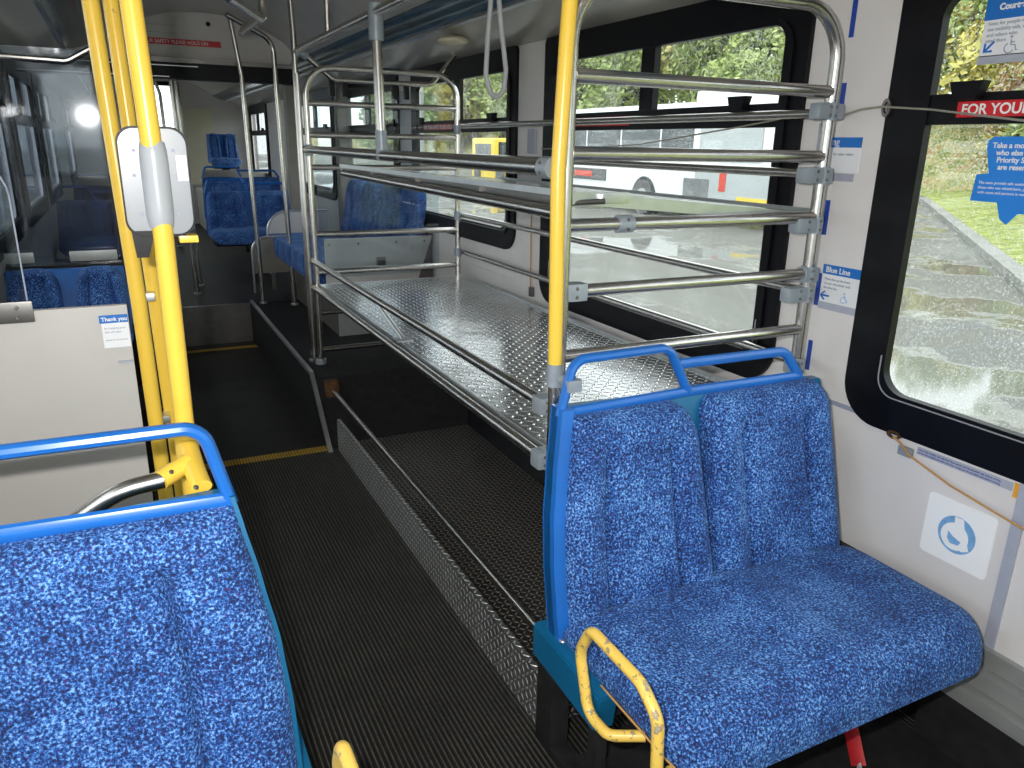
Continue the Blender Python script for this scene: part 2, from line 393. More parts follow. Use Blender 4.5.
# ceiling: cross-section swept along the bus
def ceil_strip(name, prof, mat, mirror):
    mb = MB()
    cx = (XW+XL)/2
    P = [(2*cx-x, z) for x, z in prof] if mirror else prof
    for (xa, za), (xb, zb) in zip(P, P[1:]):
        mb.prism([V(xa, Y0, za), V(xb, Y0, zb), V(xb, Y0, zb+.03), V(xa, Y0, za+.03)], (0, Y1-Y0, 0))
    bmesh.ops.remove_doubles(mb.b, verts=mb.b.verts, dist=.0005)
    return struct(mb.build(name, mat, None, True, 50))
for mir in (False, True):
    ceil_strip('ceiling', [(XW+.06, 2.03), (XW, 2.040), (1.78, 2.055), (1.68, 2.085), (1.56, 2.13)], 'cove', mir)
    ceil_strip('ceiling', [(1.56, 2.13), (1.47, 2.152), (1.375, 2.19)], 'cove_blue', mir)
    ceil_strip('ceiling', [(1.375, 2.19), (1.25, 2.27), (1.08, 2.36), (.88, 2.42), ((XW+XL)/2, 2.44)], 'ceiling', mir)
    ceil_strip('trim_9' if not mir else 'trim_10', [(1.575, 2.112), (1.555, 2.118)], 'aluminium', mir)
struct(MB().box((XL-.1, Y1, -.1), (XW+.1, Y1+.06, 1.45)).box((XL-.1, Y1, 2.33), (XW+.1, Y1+.06, 2.6)).box((XL-.1, Y1, 1.45), (.30, Y1+.06, 2.33)).box((.90, Y1, 1.45), (XW+.1, Y1+.06, 2.33)).build('wall_back', 'grey_wall'))
wb = bpy.data.objects.new('window_21', None); COL.objects.link(wb); wb['kind'] = 'structure'; wb.location = (.6, Y1, 1.45)
MB().box((.28, Y1+.02, 1.43), (.92, Y1+.03, 2.35)).build('glass_pane', 'window_glass', wb)
MB().ring([V(.27, Y1-.012, 1.42), V(.93, Y1-.012, 1.42), V(.93, Y1-.012, 2.36), V(.27, Y1-.012, 2.36)], [V(.33, Y1-.012, 1.48), V(.87, Y1-.012, 1.48), V(.87, Y1-.012, 2.30), V(.33, Y1-.012, 2.30)], (0, .012, 0)).build('window_frame', 'frame_black', wb)
struct(MB().box((XL-.1, Y0-.06, -.1), (XW+.1, Y0, .85)).box((XL-.1, Y0-.06, 2.15), (XW+.1, Y0, 2.6)).box((XL-.1, Y0-.06, .85), (XL+.06, Y0, 2.15)).box((XW-.06, Y0-.06, .85), (XW+.1, Y0, 2.15)).build('wall_front', 'grey_wall'))
wf = bpy.data.objects.new('window_20', None); COL.objects.link(wf); wf['kind'] = 'structure'; wf.location = (.66, Y0, .85)
MB().box((XL+.06, Y0-.04, .85), (XW-.06, Y0-.03, 2.15)).build('windscreen', 'window_glass', wf)  # unseen windscreen behind the camera, put in to let daylight inside
MB().box((.63, Y0-.06, .85), (.70, Y0, 2.15)).build('window_frame', 'frame_black', wf)

# header across the bus at the rear step
hd = MB()
cx = .664
prof = [(XL, 2.08), (-.2, 2.08), (1.25, 2.06), (1.30, 2.20), (1.22, 2.28), (1.05, 2.37), (.85, 2.425), (.664, 2.435), (.4, 2.42), (.2, 2.36), (-.05, 2.27), (-.2, 2.18), (XL, 2.10)]
hd.prism([V(x, 6.42, z) for x, z in prof], (0, .05, 0))
struct(hd.build('wall_header', 'grey_wall'))
struct(MB().box((XL, 6.38, 1.975), (1.30, 6.50, 2.085)).build('trim_11', 'frame_black'))
struct(MB().box((XL, 6.365, 2.085), (1.28, 6.41, 2.115)).build('trim_12', 'dark_steel'))
struct(MB().box((XL, 6.372, 2.06), (.6, 6.38, 2.066)).box((XL, 6.372, 1.985), (.4, 6.38, 1.991)).build('trim_13', 'aluminium'))
struct(MB().sphere((.70, 6.415, 2.36), .016, 2).build('trim_16', 'black'))
struct(MB().box((.22, 6.414, 2.33), (.48, 6.419, 2.335)).box((.22, 6.414, 2.28), (.48, 6.419, 2.285)).build('trim_17', 'strip_grey'))
# joint pillar at the right of the step and dark panels beside it
struct(MB().box((1.33, 7.0, .31), (1.42, 7.12, 2.10)).box((1.76, 7.0, .31), (XW, 7.12, 2.04)).build('wall_pillar', 'pillar_grey'))

# platform over the wheels beside the aisle
pf = MB()
pf.prism([V(.82, 4.10, .31), V(.82, 3.80, 0), V(.82, 6.35, 0), V(.82, 6.35, .31)], (XW-.02-.82, 0, 0))
struct(pf.build('floor_platform', 'black_matt'))
struct(MB().prism([V(.812, 3.745, 0), V(.812, 3.775, 0), V(.812, 4.13, .322), V(.812, 6.33, .322), V(.812, 6.33, .338), V(.812, 4.12, .342)], (.022, 0, 0)).build('trim_14', 'aluminium'))
struct(MB().box((XL, 3.9, 0), (.19, 6.33, .31)).build('floor_platform_left', 'black_matt'))

# ================================================================== SEATS
def pad_mesh(x0a, x1a, x0b, x1b, zb, zt, yb, yt, T, grooves, rl, rr_, nx=44, nz=40, xlf=None):
    """upholstered back pad. (x0a,x1a) bottom edges, (x0b,x1b) top edges, rl/rr_: shoulder radii"""
    mb = MB(); rows = []
    H_ = zt-zb
    for j in range(nz+1):
        v = j/nz; vv = 1-(1-v)**1.4 if v > .5 else v*1.0
        vv = .5-.5*math.cos(PI*v); z = zb+H_*vv
        xl = x0a+(x0b-x0a)*vv; xr = x1a+(x1b-x1a)*vv
        if xlf: xl = xlf(z)
        if zt-z < rl: q = 1-(zt-z)/rl; xl += rl*.75*(1-math.sqrt(max(0, 1-q*q)))
        if zt-z < rr_: q = 1-(zt-z)/rr_; xr -= rr_*.75*(1-math.sqrt(max(0, 1-q*q)))
        if z-zb < .03: q = 1-(z-zb)/.03; xl += .02*(1-math.sqrt(max(0, 1-q*q))); xr -= .02*(1-math.sqrt(max(0, 1-q*q)))
        row = []
        for i in range(nx+1):
            u = i/nx; u = u+.5*(.5-.5*math.cos(PI*u)-u) if nx < 60 else (u*.75+.25*(.5-.5*math.cos(PI*u))); x = xl+(xr-xl)*u
            eu = abs(2*u-1); ev = abs(2*vv-1)
            th = T*(max(0, 1-eu**7))**.45*(max(0, 1-ev**9))**.45
            uf = u; dz = (vv-.03)
            fade = min(1, max(0, (.90-vv)/.10))*min(1, max(0, vv/.05))
            for (g, side, dep) in grooves:      # seam valley: steep towards the centre panel, gentle on the bolster
                d = (uf-g)*side
                th -= dep*.55*fade*(math.exp(-(d/.030)**2) if d > 0 else math.exp(-(d/.085)**2))
                th -= .012*fade*math.exp(-(d/.011)**2)
                if d > 0: th -= dep*.30*fade*max(0, 1-d/.5)
            row.append((x, yb+(yt-yb)*vv - max(th, 0.0)-.001, z))
        rows.append(row)
    Fv = [[mb.b.verts.new(p) for p in r] for r in rows]
    Bv = [[mb.b.verts.new((p[0], yb+(yt-yb)*((p[2]-zb)/H_)+.006, p[2])) for p in r] for r in rows]
    for j in range(nz):
        for i in range(nx):
            mb.b.faces.new((Fv[j][i], Fv[j][i+1], Fv[j+1][i+1], Fv[j+1][i]))
            mb.b.faces.new((Bv[j][i], Bv[j+1][i], Bv[j+1][i+1], Bv[j][i+1]))
    for i in range(nx):
        mb.b.faces.new((Fv[0][i], Bv[0][i], Bv[0][i+1], Fv[0][i+1])); mb.b.faces.new((Fv[nz][i], Fv[nz][i+1], Bv[nz][i+1], Bv[nz][i]))
    for j in range(nz):
        mb.b.faces.new((Fv[j][0], Fv[j+1][0], Bv[j+1][0], Bv[j][0])); mb.b.faces.new((Fv[j][nx], Bv[j][nx], Bv[j+1][nx], Fv[j+1][nx]))
    return mb
def cushion_mesh(x0, x1, yb, yf, zt, T, nx=60, ny=44, crown=.010):
    mb = MB(); top = []; bot = []
    for j in range(ny+1):
        v = .5-.5*math.cos(PI*j/ny)       # 0 back .. 1 front
        rt, rb = [], []
        for i in range(nx+1):
            u = .5-.5*math.cos(PI*i/nx)
            r = .11; ins = 0
            y = yb+(yf-yb)*v
            dfront = abs(yf-yb)*(1-v)
            xa, xb = x0, x1
            dback = abs(yf-yb)*v
            if dback < .10: xb -= .045*(1-dback/.10)**2
            if dfront < r: q = 1-dfront/r; s_ = r*(1-math.sqrt(max(0, 1-q*q))); xa += s_*.85; xb -= s_
            x = xa+(xb-xa)*u
            eu, ev = abs(2*u-1), abs(2*v-1)
            edge = (max(0, 1-eu**10))**.4*(max(0, 1-(ev**12)))**.4
            th = T*edge
            dish = -.010*math.exp(-((u-.27)/.13)**2)*math.sin(PI*min(1, v*1.1)) - .010*math.exp(-((u-.75)/.13)**2)*math.sin(PI*min(1, v*1.1)) + crown*math.exp(-((u-.5)/.06)**2)
            drop = -.055*max(0, (v-.72)/.28)**2.2
            rt.append(mb.b.verts.new((x, y, zt-T+th+dish*edge+drop)))
            rb.append(mb.b.verts.new((x, y+(.012 if v > .9 else 0), zt-T-.002+drop*1.0-.012*edge)))
        top.append(rt); bot.append(rb)
    for j in range(ny):
        for i in range(nx):
            mb.b.faces.new((top[j][i], top[j+1][i], top[j+1][i+1], top[j][i+1])); mb.b.faces.new((bot[j][i], bot[j][i+1], bot[j+1][i+1], bot[j+1][i]))
    for i in range(nx):
        mb.b.faces.new((top[0][i], top[0][i+1], bot[0][i+1], bot[0][i])); mb.b.faces.new((top[ny][i], bot[ny][i], bot[ny][i+1], top[ny][i+1]))
    for j in range(ny):
        mb.b.faces.new((top[j][0], bot[j][0], bot[j+1][0], top[j+1][0])); mb.b.faces.new((top[j][nx], top[j+1][nx], bot[j+1][nx], bot[j][nx]))
    return mb

def near_seat(t, fx, dy, full):
    """two-place transit seat; fx maps x (mirror for the left one), dy shifts along the bus"""
    def M(mb):
        for v in mb.b.verts: v.co = Vector((fx(v.co.x), v.co.y+dy, v.co.z))
        return mb
    G = [(.25, 1, .040), (.75, -1, .040)]
    x_key = [(.826, .40), (.828, .55), (.838, .68), (.858, .80), (.878, .90), (.888, .950)]
    def xk(z):
        for (xa, za), (xb, zb) in zip(x_key, x_key[1:]):
            if z <= zb+1e-6: tt = max(0, (z-za)/(zb-za)); tt = tt*tt*(3-2*tt)*.3+tt*.7; return xa+(xb-xa)*tt
        return x_key[-1][0]
    lw_ = .030 if full == 1 else .005; xm = 1.310 if full == 1 else 1.46
    a = M(pad_mesh(.842, xm, .900, xm-.03, .40, .932, 1.375, 1.505, .062, G, .02, .10, 110, 60, lambda z: xk(z)+lw_)); a.build('back_pad', 'fabric', t)
    b_ = M(pad_mesh(xm+.008, 1.780, xm+.002, 1.765, .40, .932, 1.375, 1.505, .062, G, .06, .075, 110, 60)); b_.build('back_pad', 'fabric', t)
    # shell behind the pads, with a raised blue edge on the aisle side
    yo = lambda z: 1.375+.13*(z-.40)/.545
    sh = MB()
    x_out = [(xk(.40+.55*i/25), .40+.55*i/25) for i in range(26)]
    xr = 1.805
    poly = [V(x, yo(z)+.008, z) for x, z in x_out]+[V(1.765, yo(.925)+.008, .925), V(xr-.02, yo(.8)+.008, .80), V(xr, yo(.40)+.008, .40)]
    sh.prism(poly, (0, .03, 0)); M(sh).build('back_shell', 'teal', t)
    eg = MB(); ew = .033 if full == 1 else .008
    ex = [V(x, yo(z)-.012, z) for x, z in x_out]+[V(x+ew, yo(z)-.012, z) for x, z in reversed(x_out)]
    eg.prism(ex, (0, .056, 0)); M(eg).build('edge_trim', 'blue' if full == 1 else 'teal', t)
    zup = 0 if full == 1 else .014
    # grab rail: lower bar along the pads, tall loop and lower loop
    rl = MB(); yt = 1.515
    zl = lambda x: .958
    rl.tube(fillet([V(.893, yt, .930), V(.930, yt+.005, 1.067), V(xm-.095, yt+.005, 1.070), V(xm-.025, yt, .940)], [0, .045, .05, 0]), .0142, 10, r2=.0125)
    rl.tube(fillet([V(xm-.063, yt+.005, 1.022), V(1.625, yt+.005, 1.018), V(1.685, yt, .940)], [0, .05, 0]), .0142, 10, r2=.0125)
    rl.tube([V(.890, yt, .936), V(1.30, yt, .944), V(1.690, yt, .940)], .0142, 10, r2=.0125)
    
    for v in rl.b.verts: v.co.z += zup*max(0, (v.co.z-.94)/.06) if v.co.z < 1.0 else zup
    M(rl).build('grab_rail', 'blue', t)
    # bench cushion and its piping
    cu = M(cushion_mesh(.838, 1.815, 1.375, .885, .482, .075)); cu.build('seat_cushion', 'fabric', t)
    pp = MB(); pp.tube([V(.836, 1.19, .400), V(.836, 1.05, .400), V(.840, .98, .393), V(.858, .93, .372)], .0026, 6); M(pp).build('piping', 'rope', t)
    un = MB(); un.box((.90, .95, .335), (1.78, 1.36, .392), .006); M(un).build('seat_frame', 'black', t)
    # teal side bracket under the cushion
    br = MB(); bk = 0 if full == 1 else .10; br.prism([V(.806, 1.462+bk, .405), V(.806, 1.462+bk, .312), V(.806, 1.165, .30), V(.806, 1.150, .400)], (.055, 0, 0)); bmesh.ops.bevel(br.b, geom=list(br.b.edges), offset=.005, segments=2, affect='EDGES'); bro = M(br).build('side_bracket', 'teal', t)
    sc = MB(); sc.sphere((.835, 1.36, .407), .009, 2, (1, 1, .5)); M(sc).build('screw', 'aluminium', bro)
    # pedestal
    pe = MB(); pe.box((.845, 1.42, 0), (.90, 1.50, .335), .004); pe.box((.855, 1.22, 0), (.885, 1.26, .335), .004); pe.box((.846, 1.20, .0), (.90, 1.50, .03), .004); pe.box((.87, 1.30, 0), (1.70, 1.34, .06)); pe.box((.86, 1.2, .29), (1.80, 1.46, .335))
    M(pe).build('pedestal', 'black_matt', t)
    # yellow arm loop
    ar = MB(); da = 0 if full == 1 else .042
    pts = [V(.855, 1.045, .372), V(.79, 1.085, .365), V(.785, 1.160, .366), V(.785, 1.205, .50), V(.785, 1.165, .578), V(.785, .985, .575), V(.785, .925, .535), V(.785, .915, .40), V(.80, .93, .36), V(.86, .96, .352)]
    ar.tube(fillet(pts, [0, .03, .045, .06, .035, .06, .05, .04, .02, 0], 6), .0125, 12); 
    for v in ar.b.verts: v.co.y += da; v.co.z += da*.6
    M(ar).build('arm_loop', 'worn_yellow', t)
s1 = thing('bus_seat', (1.33, 1.3, 0), 'blue speckled two-place seat before the steel rack, its cushion in full view', 'seat')
near_seat(s1, lambda x: x, 0, 1)
s2 = thing('bus_seat', (-.3, 1.12, 0), 'blue speckled bus seat nearest the camera, at the foot of the thick yellow pole', 'seat')
near_seat(s2, lambda x: 1.004-x, -.165, 2)
st = thing('tie_down_strap', (1.6, 1.1, .0), 'red webbing strap hanging under the front edge of the blue seat', 'strap')
MB().tube([V(1.50, 1.20, .33), V(1.535, 1.13, .22), V(1.57, 1.08, .10), V(1.545, 1.02, .03)], .020, 8, r2=.003).build('webbing', 'red', st)
MB().tube([V(1.545, 1.02, .03), V(1.51, .97, .006), V(1.48, .93, .005)], .021, 8, r2=.0035).build('strap_end', 'sign_white', st)

# ================================================================== LUGGAGE RACK
rk = thing('luggage_rack', (1.37, 3.0, 0), 'tall stainless steel luggage rack of hooped ends and diamond plate shelves beside the windows', 'rack')
TR = .0165
def hoop(y, zb, xl, xr, ztop, bars, rad):
    mb = MB(); mb.tube(fillet([V(xl, y, zb), V(xl, y, ztop), V(xr, y, ztop), V(xr, y, zb)], [0, .14, .14, 0], 12), rad, 14)
    h = mb.build('end_hoop', 'steel', rk)
    for z in bars: MB().tube([V(xl+.01, y, z), V(xr-.01, y, z)], rad*.95, 12).build('crossbar', 'steel', rk)
    return h
hoop(1.62, .30, .947, 1.784, 1.925, (1.715, 1.544, 1.376, 1.214, 1.047, .77), .0175)
hoop(4.35, .31, .930, 1.797, 1.935, (1.755, 1.594, 1.065, .852, .62, .40), .0165)
MB().tube([V(.93, 4.35, 1.425), V(1.797, 4.35, 1.425)], .0155, 12).build('crossbar', 'steel', rk)
MB().tube([V(.895, 4.36, .31), V(.895, 4.36, 1.9)], .012, 10).build('upright', 'steel', rk)
def bar(p, q, r, name='side_rail', mat='steel'): return MB().tube([Vector(p), Vector(q)], r, 12).build(name, mat, rk)
bar((.918, 1.66, .768), (.918, 4.36, .764), .0165)
bar((.918, 1.64, .921), (.918, 4.36, .917), .0165)
bar((.918, 1.67, 1.510), (.918, 4.36, 1.518), .021)
bar((.930, 1.63, 1.406), (.930, 3.62, 1.424), .0165)
for z in (1.662, 1.495, 1.152, .930): bar((1.825, 1.64, z), (1.825, 4.36, z), .014)
# shelves: diamond sheet with folded edges
def shelf(z, x0, x1, y0, y1, tilt=0, lip=.030):
    def T(o):
        for v in o.data.vertices: v.co.z += tilt*(v.co.x-x0)/(x1-x0)
        return o
    t = MB(); t.box((x0, y0, z-.004), (x1, y1, z)); o = T(t.build('shelf_plate', 'diamond_plate', rk))
    e = MB(); e.box((x0-.006, y0, z-lip), (x0, y1, z+.002)); e.box((x0-.002, y0, z-lip-.002), (x0+.03, y1, z-lip+.001)); e.box((x1, y0, z-.03), (x1+.004, y1, z+.012)); e.box((x0, y0-.003, z-.03), (x1, y0, z)); e.box((x0, y1, z-.03), (x1, y1+.003, z+.002))
    T(e.build('shelf_edge', 'aluminium', o))
    for yy in (y0+.5, (y0+y1)/2, y1-.5): T(MB().box((x0, yy, z-.030), (x1, yy+.03, z-.005)).build('shelf_brace', 'dark_steel', o))
shelf(.785, .945, 1.80, 1.645, 4.33)
shelf(1.457, .955, 1.80, 1.645, 3.78, -.070, .012)
MB().box((.965, 1.66, 1.418), (.985, 3.76, 1.444)).build('shelf_shadow_bar', 'dark_steel', rk)  # dark bar stands in for the shadow beneath the upper shelf
# clamps: grey cast collars where rails meet posts
def clamp(c, ax, ln=.05, r=.028):
    d = {'x': V(1, 0, 0), 'y': V(0, 1, 0), 'z': V(0, 0, 1)}[ax]; c = Vector(c)
    mb = MB(); mb.tube([c-d*ln/2, c-d*(ln/2-.006), c+d*(ln/2-.006), c+d*ln/2], r, 14)
    bo = MB()
    o = mb.build('clamp', 'clamp', rk)
    v = V(0, -1, 0) if ax != 'y' else V(-1, 0, 0)
    for s_ in (-.012, .012):
        bo.sphere(c+v*r*.97+(V(0, 0, s_) if ax != 'z' else V(0, 0, s_)), .0045, 1)
    bo.build('bolt', 'dark_steel', o); return o
def clampbox(lo, hi, name='clamp'):
    mb = MB(); mb.box(lo, hi, .011); o = mb.build(name, 'clamp', rk)
    cy = lo[1]-.0005; cz = (lo[2]+hi[2])/2; cxx = lo[0]+(hi[0]-lo[0])*.42
    bo = MB(); bo.sphere((cxx, cy, cz+.011), .005, 1); bo.sphere((cxx, cy, cz-.011), .005, 1); bo.build('bolt', 'dark_steel', o)
for z, xa, xb in ((1.664, 1.725, 1.822), (1.493, 1.705, 1.812), (1.355, 1.700, 1.800), (1.212, 1.755, 1.812), (1.155, 1.700, 1.806), (.932, 1.750, 1.806)):
    clampbox((xa, 1.600, z-.022), (xb, 1.640, z+.022)); clamp((1.784, 1.62, z), 'z', .048, .0225)
clampbox((.955, 1.598, 1.190), (1.012, 1.645, 1.236))
clamp((1.12, 1.62, 1.376), 'x', .045, .022)
MB().box((1.06, 1.63, 1.425), (1.14, 1.645, 1.452), .002).build('shelf_tab', 'aluminium', rk)
MB().tube([V(.96, 1.66, 1.425), V(1.06, 1.62, 1.432)], .007, 8).build('latch_rod', 'dark_steel', rk)
clamp((.94, 1.62, .917), 'z', .055, .024); clampbox((.893, 1.615, .895), (.945, 1.665, .942))
clamp((.94, 1.62, .768), 'z', .06, .024); clampbox((.893, 1.615, .742), (.940, 1.665, .792))
clamp((.920, 1.655, 1.510), 'y', .05, .0265)
clamp((1.797, 4.35, 1.64), 'z', .05, .022); clamp((1.797, 4.35, 1.48), 'z', .05, .022); clamp((1.797, 4.35, 1.15), 'z', .05, .022); clamp((1.797, 4.35, .93), 'z', .05, .022)
clamp((.930, 4.35, 1.515), 'z', .06, .022); clamp((.93, 4.35, .33), 'z', .03, .03)
# strut on the lower front rail
MB().tube([V(.918, 3.16, .915), V(.965, 2.93, .79)], .009, 8).build('strut', 'aluminium', rk)
MB().box((.93, 2.90, .785), (1.0, 2.96, .790)).build('strut_foot', 'aluminium', rk)
# ------- poles at the rack
yp = thing('grab_pole', (.928, 1.635, .90), 'slim yellow pole rising from the rack corner beside the blue two-place seat', 'pole')
MB().tube([V(.915, 1.585, 1.040), V(.911, 1.585, 1.25), V(.905, 1.585, 1.50), V(.916, 1.585, 1.78), V(.930, 1.585, 2.05), V(.935, 1.585, 2.42)], .0178, 16).build('pole_tube', 'yellow', yp)
MB().tube([V(.915, 1.585, .60), V(.915, 1.585, 1.04)], .0150, 14).build('pole_foot', 'steel', yp)
MB().tube([V(.915, 1.585, .985), V(.915, 1.585, .991), V(.915, 1.585, 1.037), V(.915, 1.585, 1.043)], .0205, 14).tube([V(.92, 1.583, 1.005), V(.935, 1.54, 1.005)], .012, 12).box((.905, 1.500, .990), (.945, 1.538, 1.020), .004).build('pole_collar', 'clamp', yp)
cp = thing('ceiling_stanchion', (.918, 3.0, 1.49), 'short steel stanchion joining the ceiling rail to the top shelf rail of the rack', 'pole')
MB().tube([V(.918, 2.99, 1.60), V(.918, 3.01, 1.95)], .019, 14).build('pole_tube', 'steel', cp)
MB().tube([V(.918, 2.985, 1.50), V(.918, 2.985, 1.53), V(.918, 2.99, 1.60), V(.918, 2.99, 1.605)], .022, 14).build('pole_collar', 'clamp', cp)
MB().tube([V(.918, 3.01, 1.925), V(.918, 3.01, 1.99), V(.918, 3.01, 2.05)], .028, 14).build('pole_collar', 'clamp', cp)
cr = thing('ceiling_rail', (.918, 3.0, 2.02), 'long steel grab rail under the ceiling, level with the aisle side of the rack', 'rail')
MB().tube([V(.918, -.8, 2.022), V(.918, 4.44, 2.022)], .017, 14).build('rail_tube', 'steel', cr)
for yy in (.6, 2.2, 3.75): MB().tube([V(.918, yy, 2.03), V(.925, yy, 2.43)], .013, 10).build('hanger', 'steel', cr)
cl = thing('ceiling_rail', (.42, 3.0, 2.02), 'steel ceiling rail on the left of the aisle, ending in a bent bracket', 'rail')
MB().tube(fillet([V(.40, -.8, 2.022), V(.40, 3.0, 2.022), V(.585, 3.44, 2.02), V(.585, 3.44, 2.40)], [0, .05, .05, 0]), .016, 12).build('rail_tube', 'steel', cl)
MB().tube([V(.585, 3.44, 2.03), V(.66, 4.6, 2.10), V(.75, 5.0, 2.2)], .013, 12).build('hanger', 'steel', cl)
# grab strap hanging from the ceiling rail
gs = tag(MB().tube(fillet([V(.918, 1.975, 2.0), V(.900, 1.97, 1.82), V(.893, 1.965, 1.735), V(.905, 1.962, 1.690), V(.925, 1.962, 1.678), V(.945, 1.962, 1.70), V(.952, 1.965, 1.75), V(.938, 1.97, 1.86), V(.924, 1.975, 2.0)], .03), .0065, 10).build('grab_strap', 'strap_grey'), 'grey looped grab strap hanging from the ceiling rail above the rack', 'strap')
# poles beyond the rack
def steelpole(pts, r, label, fil=.1):
    t = thing('grab_pole', pts[-1], label, 'pole')
    MB().tube(fillet([Vector(p) for p in pts], fil), r, 12).build('pole_tube', 'steel', t)
    e = Vector(pts[-1]); MB().tube([e+V(0, 0, .0), e+V(0, 0, .012)], r*1.7, 12).build('pole_flange', 'aluminium', t)
    return t
steelpole([(.90, 4.46, 2.38), (.905, 4.45, 2.10), (.905, 4.45, .31)], .016, 'straight steel pole standing against the far end of the rack', .02)
steelpole([(.78, 6.02, 2.38), (1.10, 6.15, 2.25), (1.13, 6.15, .31)], .018, 'steel pole bent at the top, standing behind the far end of the rack', .12)
steelpole([(.835, 6.28, 2.40), (.885, 6.29, 2.02), (.912, 6.30, .31)], .017, 'slim steel pole by the raised step, left of the pole bent at the top', .02)
# glass screen behind the rack
sg = thing('glass_screen', (1.4, 4.47, .7), 'clear scratched glass screen on a bent steel rod behind the rack', 'screen')
MB().tube(fillet([V(.94, 4.46, 2.02), V(1.11, 4.46, 1.885), V(1.68, 4.46, 1.885), V(1.83, 4.46, 2.06)], .06), .014, 12).build('screen_rod', 'steel', sg)
gp = [V(a, 4.466, b_) for a, b_ in rrect(.99, .80, 1.72, 1.845, .05)]
MB().prism(gp, (0, .008, 0)).build('glass_pane', 'clear_glass', sg)
for xx in (1.10, 1.17, 1.46, 1.53): MB().box((xx-.014, 4.455, 1.80), (xx+.014, 4.485, 1.90), .004).build('pane_clip', 'black', sg)
MB().tube([V(.905, 4.45, 2.0), V(.93, 4.45, 2.02), V(.97, 4.46, 1.995)], .024, 12).build('rod_collar', 'clamp', sg)
tag(MB().sphere((1.63, 4.0, 2.072), .085, 3, (1, 1, .28)).build('ceiling_dome', 'cream'), 'cream oval dome fitting on the ceiling cove above the windows', 'fitting')

# ================================================================== LOWER BIN
bn = thing('luggage_bin', (1.25, 2.6, 0), 'low diamond plate luggage bin on the floor beneath the rack', 'bin')
MB().box((.866, 1.50, 0), (.872, 3.76, .172)).box((.866, 1.50, .170), (.885, 3.76, .174)).build('bin_curb', 'diamond_plate_curb', bn)
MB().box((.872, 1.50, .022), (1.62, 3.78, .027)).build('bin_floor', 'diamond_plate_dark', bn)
MB().prism([V(1.62, 1.50, .0), V(1.74, 1.50, .0), V(1.74, 1.50, .34), V(1.66, 1.5, .34)], (0, 2.30, 0)).build('bin_back', 'black', bn)
br = thing('bin_rail', (.9, 2.8, .265), 'thin steel rail running low above the diamond plate bin', 'rail')
MB().tube([V(.900, 1.56, .270), V(.905, 4.02, .262)], .011, 12).build('rail_tube', 'steel', br)
MB().box((.872, 4.005, .215), (.945, 4.055, .305), .003).build('mounting_plate', 'rust', br)
MB().tube([V(.90, 1.545, .270), V(.90, 1.57, .270)], .018, 12).build('rail_socket', 'clamp', br)

# ================================================================== LEFT PARTITION
pt = thing('partition', (-.28, 1.95, 0), 'pale grey panel partition behind the nearest seat, with a small glass screen on top', 'partition')
MB().box((XL+.004, 1.935, .05), (-.022, 1.955, 1.195), .003).build('partition_panel', 'panel', pt)
g = [V(a, 1.94, b_) for a, b_ in rrect(XL+.02, 1.10, -.213, 1.52, (.005, .005, .08, .005))]
MB().prism(g, (0, .006, 0)).build('glass_pane', 'clear_glass', pt)
MB().ring(g, [V(a, 1.94, b_) for a, b_ in rrect(XL+.024, 1.104, -.216, 1.517, (.005, .005, .078, .005))], (0, .0065, 0)).build('glass_edge', 'strip_grey', pt)
MB().box((-.40, 1.925, 1.172), (-.205, 1.934, 1.218), .002).build('glass_bracket', 'dark_steel', pt)
for xx in (-.225,):
    for zz in (1.183, 1.205): MB().sphere((xx-.01, 1.924, zz), .005, 1).build('bracket_screw', 'aluminium', pt)
MB().box((-.055, 1.926, 1.06), (-.0235, 1.934, 1.065)).build('panel_seam', 'strip_grey', pt)
# posts of the partition
def ypole(name, pts, r, label, mat='yellow'):
    t = thing(name, pts[-1], label, 'pole')
    MB().tube([Vector(p) for p in pts], r, 16).build('pole_tube', mat, t)
    return t
p1 = ypole('grab_pole', [(.050, 1.55, 2.42), (.050, 1.55, 1.78), (.058, 1.55, 1.45), (.056, 1.55, 1.0), (.056, 1.55, .0)], .0178, 'thick yellow pole that carries the pale grey rounded plastic screen')
p2 = ypole('grab_pole', [(-.022, 1.97, 2.38), (-.013, 1.97, 1.83), (.004, 1.97, 1.2), (.008, 1.97, .77), (.008, 1.97, 0)], .0172, 'yellow pole at the edge of the pale partition panel, leftmost of three')
p3 = ypole('grab_pole', [(.020, 2.04, 2.40), (.026, 2.04, 1.83), (.040, 2.04, 1.2), (.047, 2.04, .77), (.047, 2.04, 0)], .0165, 'thin yellow pole between the panel edge pole and the thick yellow pole')
for z in (1.47, 1.19, .88): MB().box((-.002, 1.985, z), (.04, 2.03, z+.018), .002).build('pole_link', 'aluminium', p2)
# fitting from the thick pole to the seat and the bent steel tube
ft = MB(); ft.tube([V(.056, 1.55, .955), V(.056, 1.55, 1.005)], .0225, 14); ft.tube([V(.056, 1.55, .985), V(.06, 1.44, .968), V(.066, 1.385, .955)], .014, 12, r2=.019); ft.tube([V(.052, 1.47, .972), V(.0, 1.435, .960)], .0185, 12)
ft.build('pole_fitting', 'yellow', p1)
for q in ((.056, 1.372, .962), (.02, 1.43, .975)): MB().sphere(q, .005, 1).build('fitting_bolt', 'dark_steel', p1)
hr = tag(MB().tube(fillet([V(.005, 1.437, .960), V(-.07, 1.43, .955), V(-.20, 1.44, .87), V(-.50, 1.46, .78)], .12), .0165, 14).build('bent_rail', 'steel'), 'bent steel tube leading left from the yellow fitting behind the nearest seat', 'rail')
